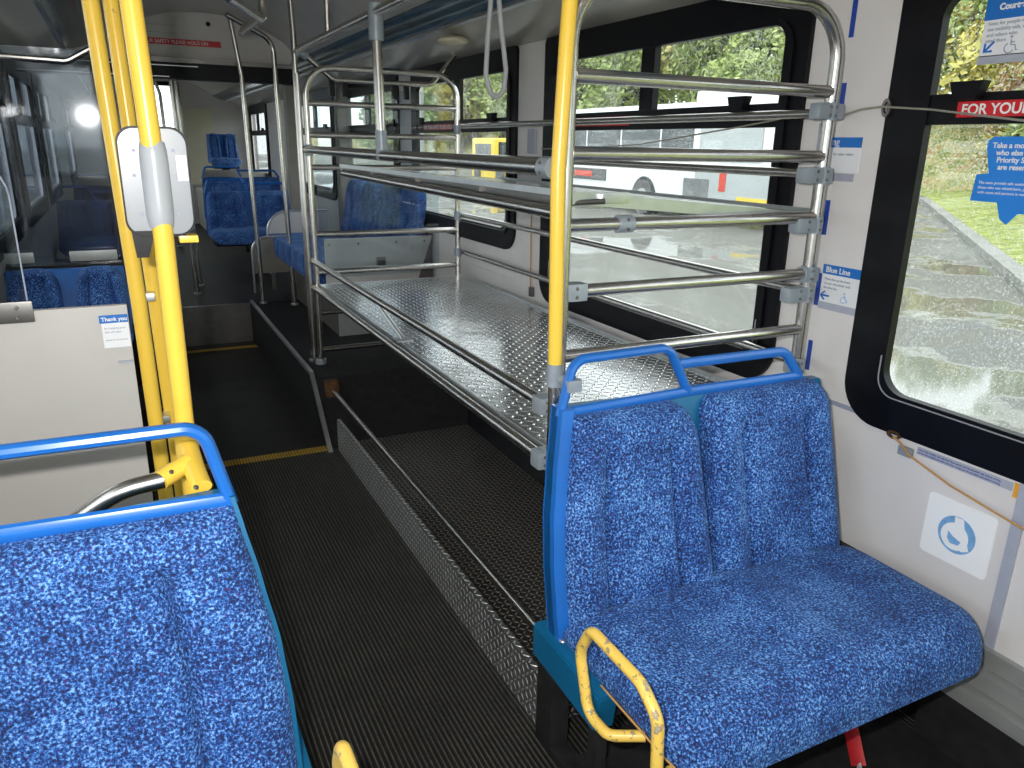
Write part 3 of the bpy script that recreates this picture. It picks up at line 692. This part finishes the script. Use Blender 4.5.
# pale plastic screen on the pole
ms = thing('pole_screen', (.056, 1.53, 1.39), 'pale grey rounded plastic screen with black rim clipped on the thick yellow pole', 'screen')
O = rrect(.001, 1.392, .113, 1.578, .028, 8)
mbp = MB(); mbp.prism([V(a, 1.552, b_) for a, b_ in O], (0, .006, 0)); mbp.build('screen_plate', 'screen_grey', ms)
MB().ring([V(.056+(a-.056)*1.04, 1.549, 1.4855+(b_-1.4855)*1.03) for a, b_ in O], [V(.056+(a-.056)*.985, 1.549, 1.4855+(b_-1.4855)*.99) for a, b_ in O], (0, .013, 0)).build('screen_rim', 'frame_black', ms)
bul = MB(); N = 18; rows = []
for j in range(N+1):
    v = j/N; z = 1.405+.150*v; rr2 = .0245*(1-(abs(2*v-1))**6*.15)
    row = []
    for i in range(N+1):
        a = PI*i/N; fall = 1.0
        row.append(bul.b.verts.new((.057-math.cos(a)*rr2*.98, 1.556-math.sin(a)*rr2*1.05, z)))
    rows.append(row)
for j in range(N):
    for i in range(N): bul.b.faces.new((rows[j][i], rows[j][i+1], rows[j+1][i+1], rows[j+1][i]))
bul.b.faces.new(rows[0]); bul.b.faces.new(rows[-1]); bul.build('screen_sleeve', 'screen_grey_lit', ms)
for (xx, zz) in ((.026, 1.540), (.090, 1.540), (.022, 1.497), (.092, 1.497), (.026, 1.430), (.088, 1.430)): MB().tube([V(xx, 1.5525, zz), V(xx, 1.5505, zz)], .0028, 10).build('screen_rivet', 'letter_grey', ms)
MB().box((.093, 1.549, 1.487), (.111, 1.5515, 1.532), .001).build('screen_label', 'sign_white', ms)
MB().prism([V(.006, 1.55, 1.40), V(.045, 1.55, 1.40), V(.030, 1.55, 1.352), V(.010, 1.55, 1.352)], (0, .03, 0)).build('screen_bracket', 'black', ms)
MB().box((.085, 1.56, 1.375), (.118, 1.60, 1.388), .002).build('screen_tab', 'yellow', ms)

# ================================================================== FAR LEFT: screen and seats
fs = thing('glass_screen', (-.28, 4.35, .9), 'smoky glass screen with steel top rail seen past the panel partition', 'screen')
gl_ = MB().box((XL+.01, 4.35, .955), (-.045, 4.358, 1.95))
for v in gl_.b.verts: v.co.y += -.016*(v.co.z-1.95)+.016*(v.co.x+.045)+.012
gl_.build('glass_pane', 'smoked_glass', fs)
MB().tube(fillet([V(XL, 4.33, 1.905), V(-.16, 4.33, 1.895), V(-.03, 4.33, 1.97)], .06), .013, 10).build('top_rail', 'steel', fs)
MB().box((-.045, 4.34, .31), (-.005, 4.375, 2.38)).build('screen_post', 'black', fs)
for q in (-.27, -.63): MB().box((max(q, XL), 4.328, .975), (q+.21, 4.343, 1.025), .002).build('glass_bracket', 'trim_grey', fs)
MB().box((XL+.01, 4.34, .93), (-.045, 4.37, .957)).build('bottom_rail', 'black', fs)
struct(MB().box((XL, 4.345, .31), (-.045, 4.365, .93)).build('wall_panel', 'black_matt'))

def row_seat(x0, x1, y, z0, label, group=None, zt=.78, rail=True, fab='fabric', simple=True):
    """smaller two-place seat further down the bus, facing the camera"""
    w_ = (x1-x0); t = thing('bus_seat', ((x0+x1)/2, y, z0), label, 'seat', group)
    mid = (x0+x1)/2
    for a, c in ((x0+.01, mid-.022), (mid+.022, x1-.01)):
        pad_mesh(a, c, a+.015, c-.015, z0+.38, z0+zt-.06, y-.10, y, .07, [(.26, 1, .04), (.74, -1, .04)], .09, .09, 40, 20).build('back_pad', fab, t)
    MB().prism([V(x0, y-.085, z0+.38), V(x1, y-.085, z0+.38), V(x1-.02, y+.01, z0+zt-.07), V(x0+.02, y+.01, z0+zt-.07)], (0, .03, 0)).build('back_shell', 'blue_shell', t)
    cushion_mesh(x0+.01, x1-.01, y-.08, y-.48, z0+.45, .07, 24, 16).build('seat_cushion', fab, t)
    if rail:
        MB().tube(fillet([V(x0+.02, y+.02, z0+zt-.08), V(x0+.06, y+.02, z0+zt+.05), V(mid-.05, y+.02, z0+zt+.05), V(mid, y+.02, z0+zt-.06)], [0, .04, .04, 0], 5), .012, 8).tube(fillet([V(mid-.03, y+.02, z0+zt+.01), V(x1-.07, y+.02, z0+zt+.01), V(x1-.02, y+.02, z0+zt-.07)], [0, .04, 0], 5), .012, 8).build('grab_rail', 'blue', t)
    MB().box((x0+.05, y-.40, z0+.30), (x1-.05, y-.05, z0+.375)).box((mid-.05, y-.30, z0), (mid+.05, y-.15, z0+.31)).build('pedestal', 'black', t)
    return t
row_seat(-.550, -.02, 4.18, .31, 'dark blue seat tops showing just above the pale partition panel', zt=.72, rail=False)
row_seat(-.53, .10, 7.6, .31, 'blue seat with grab rail seen dimly through the smoky glass screen', zt=.80)
row_seat(.68, 1.50, 8.0, .31, 'blue two-place seat facing forward at the right of the raised rear aisle', zt=.84)
row_seat(.82, 1.72, 9.7, .31, 'farthest blue two-place seat, its rail above the seat in front of it', zt=.90)
row_seat(-.5, .35, 9.9, .31, 'blue rear seat glimpsed between the steel poles left of the aisle', zt=.80)

row_seat(1.18, 1.62, 12.5, .86, 'small raised blue seat on the pale rear ledge at the very back', zt=.85, rail=False)
tag(MB().box((1.02, 11.7, .31), (XW-.01, 12.95, .86)).box((1.02, 11.68, .31), (XW-.01, 11.7, 1.16)).build('rear_ledge', 'panel'), 'pale panelled ledge at the very back that carries the small raised seat', 'ledge')
# longitudinal bench on the platform
bh = thing('side_bench', (1.5, 6, .31), 'blue bench along the right wall behind the rack, facing the aisle', 'bench')
for i in range(4):
    y0 = 5.02+.47*i
    mb = pad_mesh(0, .45, .015, .435, .70, 1.27, 0, 0, .09, [(.3, 1, .03), (.72, -1, .03)], .15, .15, 30, 20)
    for v in mb.b.verts:
        x, y, z = v.co; v.co = Vector((1.862-.10*(1.27-z)/.56+y, y0-.005+x, z))
    mb.build('back_pad', 'fabric', bh)
    MB().box((1.08, y0, .64), (1.74, y0+.455, .80), .035).build('seat_cushion', 'fabric', bh)
MB().prism([V(1.13, 5.0, .635), V(1.75, 5.0, .635), V(1.868, 5.0, .960), V(1.13, 5.0, .960)], (0, -.02, 0)).build('end_panel', 'panel', bh)
ep = MB()
for xx in (1.13, 1.32, 1.58, 1.78): ep.sphere((xx+.03, 4.975, .925), .008, 1)
ep.build('panel_screw', 'dark_steel', bh)
MB().box((1.47, 4.965, .775), (1.53, 4.98, .83), .003).build('end_latch', 'dark_steel', bh)
MB().box((1.20, 4.985, .20+.11), (1.74, 5.005, .63)).build('lower_panel', 'trim_grey', bh)
MB().box((1.2, 5.02, .31), (XW-.01, 6.4, .70)).build('bench_box', 'brown_panel', bh)
MB().prism([V(1.72, 5.0, .665), V(1.875, 5.0, .40), V(1.875, 5.0, 1.0), V(1.845, 5.0, .985)], (0, .02, 0)).build('side_infill', 'brown_panel', bh)
# rounded grey modesty panel of the rear seats
mp = thing('modesty_panel', (1.0, 7.2, .31), 'tall rounded grey modesty panel beside the raised rear aisle', 'panel')
MB().prism([V(a, 6.9, b_) for a, b_ in rrect(1.08, .50, 1.6, .985, (.02, .02, .02, .18))], (0, .02, 0)).build('panel_board', 'grey_wall', mp)
MB().tube(fillet([V(1.08, 6.9, .45), V(1.08, 6.9, .985), V(1.6, 6.9, .985)], .18), .010, 8).build('panel_edge', 'aluminium', mp)
MB().box((1.09, 6.9, .31), (1.12, 6.93, .56)).box((1.5, 6.9, .31), (1.53, 6.93, .56)).build('panel_leg', 'dark_steel', mp)
mp = thing('modesty_panel', (.95, 6.7, .31), 'smaller rounded dark grey panel just in front of the taller grey modesty panel', 'panel')
MB().prism([V(a, 6.62, b_) for a, b_ in rrect(.90, .50, 1.20, .80, (.02, .02, .02, .12))], (0, .02, 0)).build('panel_board', 'pillar_grey', mp)
MB().tube(fillet([V(.90, 6.62, .34), V(.90, 6.62, .80), V(1.2, 6.62, .80)], .12), .010, 8).build('panel_edge', 'aluminium', mp)
# rear poles (thin) and stack at far left of the aisle
for (x, y, la) in ((.47, 6.9, 'steel pole at the left edge of the raised rear aisle'), (.53, 7.3, 'second steel pole along the left of the raised rear aisle'), (.55, 10.2, 'farthest steel pole left of the rear aisle')):
    steelpole([(x-.12, y, 2.38), (x-.03, y, 2.05), (x, y, .31)], .018, la, .15)
# back wall: cream panel, window and raised rear seat
struct(MB().box((.9, 12.95, .9), (1.35, 13.0, 2.0)).build('trim_15', 'cream'))
# ================================================================== CORDS
def cord(name, pts, r, mat, label, cat='cord'):
    t = thing(name, pts[0], label, cat)
    MB().tube(pts, r, 8).build('cord_line', mat, t)
    return t
c1 = cord('bell_cord', [V(1.82, 1.63, 1.650), V(1.852, 1.57, 1.672), V(1.854, 1.51, 1.676), V(1.854, 1.36, 1.664), V(1.854, 1.13, 1.634), V(1.854, .7, 1.61), V(1.854, .1, 1.60)], .0028, 'wire', 'thin bell cord strung from the rack corner across the nearest window')
MB().ring([V(1.866+.0, 1.50+.014*math.cos(a*PI/8), 1.673+.024*math.sin(a*PI/8)) for a in range(16)], [V(1.866, 1.50+.007*math.cos(a*PI/8), 1.673+.015*math.sin(a*PI/8)) for a in range(16)], (-.008, 0, 0)).build('cord_eyelet', 'dark_steel', c1)
c2 = cord('bell_cord', [V(1.854, 3.42, 1.545), V(1.854, 3.1, 1.55), V(1.854, 2.6, 1.572), V(1.854, 2.1, 1.625), V(1.854, 1.70, 1.672)], .0028, 'wire', 'thin bell cord sagging across the middle window behind the rack')
c3 = cord('pull_cord', [V(1.862, 1.312, .796), V(1.862, 1.286, .785), V(1.854, 1.25, .765), V(1.854, 1.12, .728), V(1.854, .95, .700), V(1.854, .6, .66), V(1.854, .1, .64)], .0032, 'rope', 'tan cord tied to a hook on the white wall under the nearest window')
MB().ring([V(1.872, 1.315+.022*math.cos(a*PI/8), .800+.012*math.sin(a*PI/8)) for a in range(16)], [V(1.872, 1.315+.014*math.cos(a*PI/8), .800+.006*math.sin(a*PI/8)) for a in range(16)], (-.008, 0, 0)).build('cord_hook', 'rust', c3)
MB().box((1.862, 1.252, .752), (1.876, 1.292, .778), .003).build('cord_crimp', 'clamp', c3)
c4 = cord('hook_cord', [V(1.872, 3.54, 1.24), V(1.872, 3.535, 1.0), V(1.872, 3.53, .84)], .004, 'rope', 'orange cord hanging on the wall pillar behind the rack')
MB().box((1.86, 3.50, .80), (1.88, 3.53, .85), .003).build('cord_hook', 'dark_steel', c4)
MB().box((1.868, 3.52, 1.52), (1.883, 3.60, 1.64), .006).build('cord_plate', 'strip_grey', c4)
tag(MB().box((1.868, 1.655+.03, 1.535), (1.883, 1.655+.075, 1.64), .006).build('wall_catch', 'strip_grey'), 'small grey catch plate on the white wall behind the rack corner', 'plate')

# ================================================================== SIGNS
YD = (0, -1, 0)       # reading direction on the right wall
def plate(y0, y1, z0, z1, mat, parent, name, x=XW, th=.002):
    return MB().box((x-th, y0, z0), (x, y1, z1)).build(name, mat, parent)
for i, (z0, z1, la) in enumerate(((1.865, 1.985, 'highest'), (1.646, 1.746, 'second from the top'), (1.318, 1.420, 'third from the top'), (1.104, 1.203, 'fourth from the top'), (.896, .992, 'lowest'))):
    yy = 1.670 if i < 3 else 1.663
    tag(plate(yy-.008, yy+.008, z0, z1, 'sticker_dark_blue', None, 'wall_sticker'), 'narrow dark blue stripe sticker on the white wall pillar, %s of five' % la, 'sticker', 'blue stripe stickers on the pillar')
sg1 = thing('wall_sign', (XW, 1.63, 1.48), 'white notice with blue header beside the rack post, the upper one', 'sign')
plate(1.580, 1.70, 1.500, 1.590, 'sign_white', sg1, 'sign_board'); plate(1.580, 1.70, 1.570, 1.598, 'sign_blue', sg1, 'sign_header', th=.003); plate(1.592, 1.70, 1.476, 1.498, 'strip_grey', sg1, 'shadow_strip')  # grey strip under the board is its shadow, painted on the wall
text('ng', .030, 'letter_white', sg1, (XW-.0045, 1.682, 1.576), YD, (0, 0, 1), 'sign_title'); text('for other riders', .011, 'letter_grey', sg1, (XW-.0045, 1.672, 1.548), YD, (0, 0, 1))
def wheelchair(parent, c, s_, mat, xd=YD):
    """access symbol drawn in the plane x = const"""
    cx_, cy, cz = c; sx = xd[1]
    P = lambda a, b_: V(cx_, cy+sx*a*s_, cz+b_*s_)
    mb = MB(); mb.sphere(P(-.05, .42), .075*s_, 1)
    mb.tube([P(-.05, .28), P(-.02, .0), P(.20, .0), P(.30, -.30), P(.38, -.27)], .035*s_, 6)
    mb.tube([P(-.04, .14), P(.16, .14)], .03*s_, 6)
    mb.tube([P(-.10+.26*math.cos(a), -.16+.26*math.sin(a)) for a in [PI*.62+i*PI*1.25/10 for i in range(11)]], .03*s_, 6)
    return mb.build('access_symbol', mat, parent)
def arrow(parent, c, s_, mat, ang=PI):
    cx_, cy, cz = c
    R = lambda a, b_: V(cx_, cy-s_*(a*math.cos(ang)-b_*math.sin(ang)), cz+s_*(a*math.sin(ang)+b_*math.cos(ang)))
    mb = MB(); mb.tube([R(-.5, 0), R(.45, 0)], .09*s_, 6); mb.tube([R(.05, .42), R(.5, 0), R(.05, -.42)], .09*s_, 6)
    return mb.build('arrow', mat, parent)
sg2 = thing('wall_sign', (XW, 1.58, 1.17), 'white notice with blue header, arrow and wheelchair symbol, lower one by the rack post', 'sign')
plate(1.500, 1.652, 1.120, 1.212, 'sign_white', sg2, 'sign_board'); plate(1.500, 1.652, 1.205, 1.233, 'sign_blue', sg2, 'sign_header', th=.003); plate(1.505, 1.655, 1.098, 1.120, 'strip_grey', sg2, 'shadow_strip')  # shadow below this board painted as a grey strip too
text('Blue Line', .024, 'letter_white', sg2, (XW-.0045, 1.640, 1.2115), YD, (0, 0, 1), 'sign_title', bold=.0004)
for i, s_ in enumerate(('Please line up the front', 'of your wheelchair with', 'the blue line')): text(s_, .010, 'letter_grey', sg2, (XW-.0045, 1.640, 1.188-.013*i), YD, (0, 0, 1))
arrow(sg2, (XW-.004, 1.632, 1.140), .030, 'sign_blue'); wheelchair(sg2, (XW-.004, 1.560, 1.142), .034, 'pale_blue')
# Courtesy notice on the nearest window
sg3 = thing('window_sign', (XW, 1.18, 1.76), 'white and blue Courtesy notice stuck on the upper pane of the nearest window', 'sign')
XG = XW+.010
plate(1.05, 1.288, 1.782, 1.872, 'sign_white', sg3, 'sign_board', XG); plate(1.05, 1.290, 1.862, 1.915, 'sign_blue', sg3, 'sign_header', XG, .003); plate(1.05, 1.290, 1.765, 1.784, 'strip_grey', sg3, 'shadow_strip', XG)  # same painted shadow strip under the window notice
text('Courtesy', .019, 'letter_white', sg3, (XG-.0045, 1.256, 1.882), YD, (0, 0, 1), 'sign_title', bold=.0008)
for i, s_ in enumerate(('Seats for people who', 'use mobility aids, seniors', 'and others who', 'need them')): text(s_, .0115, 'letter_grey', sg3, (XG-.0045, 1.276, 1.850-.0125*i), YD, (0, 0, 1))
arrow(sg3, (XG-.004, 1.265, 1.803), .030, 'sign_blue', math.radians(225)); wheelchair(sg3, (XG-.004, 1.212, 1.803), .042, 'letter_grey'); arrow(sg3, (XG-.004, 1.162, 1.799), .028, 'sign_blue', math.radians(315))
# bright blue cut-out sticker
sg4 = thing('window_sign', (XW, 1.12, 1.5), 'bright blue cut-out sticker with white text on the lower pane of the nearest window', 'sign')
poly = [(1.222, 1.590), (1.222, 1.572), (1.206, 1.515), (1.236, 1.511), (1.240, 1.448), (1.172, 1.448), (1.158, 1.410), (1.140, 1.398), (1.118, 1.425), (.99, 1.43), (.96, 1.52), (.97, 1.60), (1.21, 1.600)]
MB().prism([V(XG-.001, y, z) for y, z in poly], (-.002, 0, 0)).build('sticker_film', 'sticker_blue', sg4)
for i, (s_, o_) in enumerate((('Take a moment to see', 1.208), ('who else might need', 1.196), ('Priority Seating. They', 1.192), ('are reserved', 1.186))): text(s_, .0175, 'letter_white', sg4, (XG-.0045, o_, 1.574-.0165*i), YD, (0, 0, 1), bold=.0004)
for i, s_ in enumerate(('The seats provide safe seating for', 'those who use wheelchairs, people', 'with canes and persons in need')): text(s_, .0095, 'letter_white', sg4, (XG-.0045, 1.226-.001*i, 1.490-.0115*i), YD, (0, 0, 1))
# red safety strips on the sashes
def red_strip(y1, y0, parent_y, label, x=XW-.021):
    t = thing('safety_sign', (x, (y0+y1)/2, 1.65), label, 'sign')
    plate(y0, y1, 1.644, 1.680, 'sign_red', t, 'sign_board', x); text('FOR YOUR SAFETY PLEASE HOLD ON', .034, 'letter_white', t, (x-.0035, y1-.012, 1.6505), YD, (0, 0, 1), bold=.0006)
red_strip(1.297, .66, 0, 'red FOR YOUR SAFETY strip on the black frame of the nearest window')
red_strip(3.18, 2.70, 0, 'red FOR YOUR SAFETY strip on the middle window frame behind the rack bars')
red_strip(5.10, 4.60, 0, 'red FOR YOUR SAFETY strip on the window beyond the far end of the rack')
hsn = thing('safety_sign', (.5, 6.41, 2.23), 'red FOR YOUR SAFETY PLEASE HOLD ON strip on the grey header over the rear aisle', 'sign')
MB().box((.16, 6.412, 2.205), (.775, 6.419, 2.245)).build('sign_board', 'sign_red', hsn)
text('FOR YOUR SAFETY PLEASE HOLD ON', .035, 'letter_white', hsn, (.17, 6.410, 2.213), (1, 0, 0), (0, 0, 1), sx=.88)
# partition notice
sg5 = thing('partition_sign', (-.06, 1.93, 1.15), 'white Thank you notice with blue header on the pale partition panel', 'sign')
MB().box((-.079, 1.931, 1.098), (-.0235, 1.9345, 1.160)).build('sign_board', 'sign_white', sg5); MB().box((-.082, 1.9305, 1.156), (-.0235, 1.9345, 1.174)).build('sign_header', 'sign_blue', sg5)
text('Thank you', .0125, 'letter_white', sg5, (-.078, 1.9298, 1.161), (1, 0, 0), (0, 0, 1), 'sign_title', bold=.0003)
text('for keeping your', .0066, 'letter_grey', sg5, (-.074, 1.9303, 1.142), (1, 0, 0), (0, 0, 1)); text('feet off seats', .0066, 'letter_grey', sg5, (-.074, 1.9303, 1.133), (1, 0, 0), (0, 0, 1)); text('please be considerate', .0052, 'letter_grey', sg5, (-.074, 1.9303, 1.115), (1, 0, 0), (0, 0, 1))
# reflective square with a round blue emblem
rf = thing('reflective_sign', (XW, 1.10, .59), 'square reflective white sticker with a round blue emblem on the wall by the seat', 'sign')
yc, zc = 1.094, .590
MB().prism([V(XW-.0005, a, b_) for a, b_ in rrect(1.000, .503, 1.188, .680, .012)], (-.002, 0, 0)).build('sign_board', 'reflective_white', rf)
circ = lambda r, dy=0, dz=0, x=XW-.003: [V(x, yc+dy+r*math.cos(a*PI/24), zc+dz+r*math.sin(a*PI/24)) for a in range(48)]
MB().prism(circ(.052, x=XW-.0026), (-.001, 0, 0)).build('emblem_disc', 'pale_blue', rf)
MB().prism(circ(.038, .004, -.006, XW-.0037), (-.0008, 0, 0)).prism([V(XW-.0037, yc+.010, zc+.030), V(XW-.0037, yc+.012, zc+.050), V(XW-.0037, yc-.012, zc+.050), V(XW-.0037, yc-.020, zc+.018), V(XW-.0037, yc-.040, zc-.030), V(XW-.0037, yc-.02, zc-.04), V(XW-.0037, yc+.01, zc-.01)], (-.0009, 0, 0)).build('emblem_swirl', 'reflective_white', rf)
MB().prism([V(XW-.0047, yc+.022, zc+.004), V(XW-.0047, yc+.008, zc-.006), V(XW-.0047, yc-.016, zc-.014), V(XW-.0047, yc-.010, zc-.026), V(XW-.0047, yc+.012, zc-.028), V(XW-.0047, yc+.022, zc-.016)], (-.0008, 0, 0)).build('emblem_core', 'pale_blue', rf)
# grey instruction strip and orange tag
gi = thing('instruction_strip', (XW, 1.1, .78), 'grey strip of fine print under the nearest window frame', 'sign')
MB().prism([V(XW-.0005, 1.248, .765), V(XW-.0005, 1.248, .787), V(XW-.0005, .985, .787), V(XW-.0005, .985, .765)], (-.0015, 0, 0)).build('sign_board', 'strip_grey', gi)
for i in range(2): text('Secure the mobility aid with both floor straps and the shoulder belt before moving', .0068, 'sticker_dark_blue', gi, (XW-.003, 1.243, .778-.0085*i), YD, (0, 0, 1))
tag(plate(.93, .982, .752, .790, 'orange', None, 'wall_tag', XW, .0018), 'small orange tag at the end of the grey fine print strip', 'sticker')

# ================================================================== OUTSIDE
struct(MB().box((-40, -40, -.45), (90, 120, -.35)).build('ground', 'asphalt'))
struct(MB().box((-40, -40, -.349), (-39.5, 120, -.30)).build('trim_20', 'road_edge'))
# kerb and grass verge rising to a brushy slope
ka, kb = V(5.0, 1.07, -.35), V(30.0, 21.9, -.35); dr = (kb-ka).normalized(); nr = V(dr.y, -dr.x, 0)
tag(MB().prism([ka, ka+nr*.30, kb+nr*.30, kb], (0, 0, .14)).build('kerb', 'road_edge'), 'long concrete kerb between the wet lot and the grass verge', 'kerb')
gv = MB(); N = 40; rows = []
for i in range(N+1):
    p = ka-dr*6+(kb-ka+dr*14)*(i/N); row = []
    for j in range(14):
        d = .30+j*.75; z = -.30+.06*d+.35*max(0, d-4.2)+random.uniform(-.06, .06)
        row.append(gv.b.verts.new(p+nr*d+V(0, 0, z+.35)))
    rows.append(row)
for i in range(N):
    for j in range(13): gv.b.faces.new((rows[i][j], rows[i+1][j], rows[i+1][j+1], rows[i][j+1]))
struct(gv.build('ground_verge', 'grass'))
hs = MB(); rows = []
for i in range(40):
    y = -35+i*6.5; row = []
    for j in range(12):
        x = 36+j*3.5; z = -.5+3.1*min(j, 1.5)+random.uniform(-.4, .4)
        if j == 0: z = -.6
        row.append(hs.b.verts.new((x, y, z)))
    rows.append(row)
for i in range(39):
    for j in range(11): hs.b.faces.new((rows[i][j], rows[i+1][j], rows[i+1][j+1], rows[i][j+1]))
struct(hs.build('hillside', 'hillside'))

def tree_proto(name, mat, n_leaf, seed, label, cat):
    rnd = random.Random(seed); t = thing(name, (0, 0, 0), label, cat)
    cr = MB(); blobs = []
    for i in range(16):
        a = rnd.uniform(0, 2*PI); rr = rnd.uniform(.1, 1.15); z = rnd.uniform(.45, 3.0)
        blobs.append((V(rr*math.cos(a)*(1.2-.25*z), rr*math.sin(a)*(1.2-.25*z), z), rnd.uniform(.35, .7)))
    for i in range(n_leaf):
        c, r = rnd.choice(blobs); d = Vector((rnd.gauss(0, 1), rnd.gauss(0, 1), rnd.gauss(0, 1))).normalized()*r*rnd.uniform(.6, 1.05); p = c+d
        s_ = rnd.uniform(.06, .13); u = Vector((rnd.gauss(0, 1), rnd.gauss(0, 1), rnd.gauss(0, 1))).normalized(); v = u.orthogonal().normalized()
        cr.quad(p-u*s_, p-v*s_*.55, p+u*s_, p+v*s_*.55)
    cr.build('crown', mat, t, False)
    tk = MB()
    for i in range(5):
        a = rnd.uniform(0, 2*PI); tk.tube([V(0, 0, -.2), V(.1*math.cos(a), .1*math.sin(a), .6), V(.6*math.cos(a), .6*math.sin(a), 2.2)], .035, 5)
    tk.build('trunk', 'bark', t); return t
protos = [tree_proto('shrub', 'leaf_green', 2600, 1, '', 'shrub'), tree_proto('shrub', 'leaf_yellow', 2200, 2, '', 'shrub'), tree_proto('shrub', 'leaf_brown', 1700, 3, '', 'shrub')]
kinds = ['green bushy shrub on the slope beyond the lot', 'yellowing shrub on the slope beyond the lot', 'brown autumn shrub on the slope beyond the lot']
grp = ['green shrubs on the slope', 'yellowing shrubs on the slope', 'brown shrubs on the slope']
used = set()
def put(kd, x, y, z, s_):
    o = protos[kd]
    if kd in used: o = copy_tree(o)
    used.add(kd); o.location = (x, y, z); o.scale = (s_, s_, s_*random.uniform(.9, 1.15)); o.rotation_euler.z = random.uniform(0, 6.28)
    o['label'] = kinds[kd]; o['group'] = grp[kd]
rnd = random.Random(11)
for i in range(60):        # brush above the verge, seen through the nearest window
    f = rnd.uniform(.15, 1.25); d = rnd.uniform(4.2, 9.0); p = ka+(kb-ka)*f+nr*d
    z = -.30+.06*d+.35*max(0, d-4.2)
    put(rnd.choice((1, 1, 2, 2, 0)), p.x, p.y, z, rnd.uniform(.6, 1.15)*(1+.5*f))
for i in range(78):       # trees on the hill behind the parked bus
    y = 12+118*(i+rnd.random())/78; j = rnd.uniform(.2, 3.6); x = 36+j*3.5
    put(rnd.choice((0, 0, 0, 1)), x, y, -.9+3.1*min(j, 1.5), rnd.uniform(1.7, 2.4)*(1+y/160))
# parked articulated bus across the lot
pb = thing('parked_bus', (15, 19, -.35), 'white and grey parked bus seen through the middle window behind the rack', 'bus')
bb = MB(); bb.box((14.0, 13.6, 0), (16.5, 27.5, 2.75), .12); bb.build('bus_body', 'bus_white', pb)
MB().box((13.985, 17.2, 1.55), (14.02, 27.3, 2.25)).build('side_glass', 'bus_dark', pb)
for yy in (18.6, 20.6, 22.6, 24.6, 26.2): MB().box((13.97, yy, 1.55), (14.0, yy+.06, 2.25)).build('glass_post', 'bus_white', pb)
MB().box((13.97, 13.8, .0), (14.01, 17.0, 1.04)).build('rear_cladding', 'bus_grey', pb)
MB().box((13.965, 14.6, 1.25), (13.985, 16.9, 2.4)).build('rear_panel', 'bus_grey', pb)
MB().box((13.96, 16.4, .28), (13.99, 17.45, .78)).build('engine_grille', 'grille', pb)
MB().prism([V(13.96, 19.3+.62*math.cos(a*PI/12), .0+.0+.75*math.sin(a*PI/12)) for a in range(13)], (.05, 0, 0)).build('wheel_arch', 'bus_dark', pb)
wh = MB().tube([V(13.93, 19.3, .15), V(14.25, 19.3, .15)], .50, 24).build('wheel', 'tyre', pb); MB().tube([V(13.91, 19.3, .15), V(13.95, 19.3, .15)], .26, 20).build('wheel_hub', 'bus_grey', wh)
wh = MB().tube([V(13.93, 25.8, .15), V(14.25, 25.8, .15)], .50, 24).build('wheel', 'tyre', pb); MB().tube([V(13.91, 25.8, .15), V(13.95, 25.8, .15)], .26, 20).build('wheel_hub', 'bus_grey', wh)
for zz, zh in ((.78, .20), (.50, .28)): MB().box((13.96, 15.75, zz), (13.99, 16.0, zz+zh)).build('tail_lamp', 'lamp_red', pb)
sb = MB().box((13.965, 21.4, .52), (13.985, 23.4, .88)).build('side_notice', 'tyre', pb); MB().box((13.955, 22.2, .62), (13.97, 23.3, .80)).build('notice_band', 'lamp_red', sb)
MB().box((13.98, 13.7, 1.05), (14.0, 27.4, 1.12)).build('belt_line', 'bus_grey', pb)
MB().box((14.3, 14.2, 2.75), (16.2, 17.6, 3.05), .08).build('roof_unit', 'bus_white', pb)
MB().box((13.955, 13.9, .20), (13.98, 15.3, .40)).build('bumper_strip', 'van_yellow', pb)
vn = thing('yellow_van', (18.7, 38.5, -.35), 'yellow vehicle far off, seen past the strap through the second window', 'vehicle')
MB().box((17.6, 37.5, -.2), (19.8, 40.5, 1.9), .1).box((17.7, 36.3, -.2), (19.7, 37.7, 1.0), .1).build('van_body', 'van_yellow', vn)
MB().box((17.8, 37.48, 1.0), (19.6, 37.5, 1.7)).box((17.58, 38.0, 1.0), (17.6, 40.0, 1.6)).build('van_glass', 'bus_dark', vn)
for yy in (36.9, 39.7): MB().tube([V(17.55, yy, .05), V(19.85, yy, .05)], .40, 16).build('wheel', 'tyre', vn)
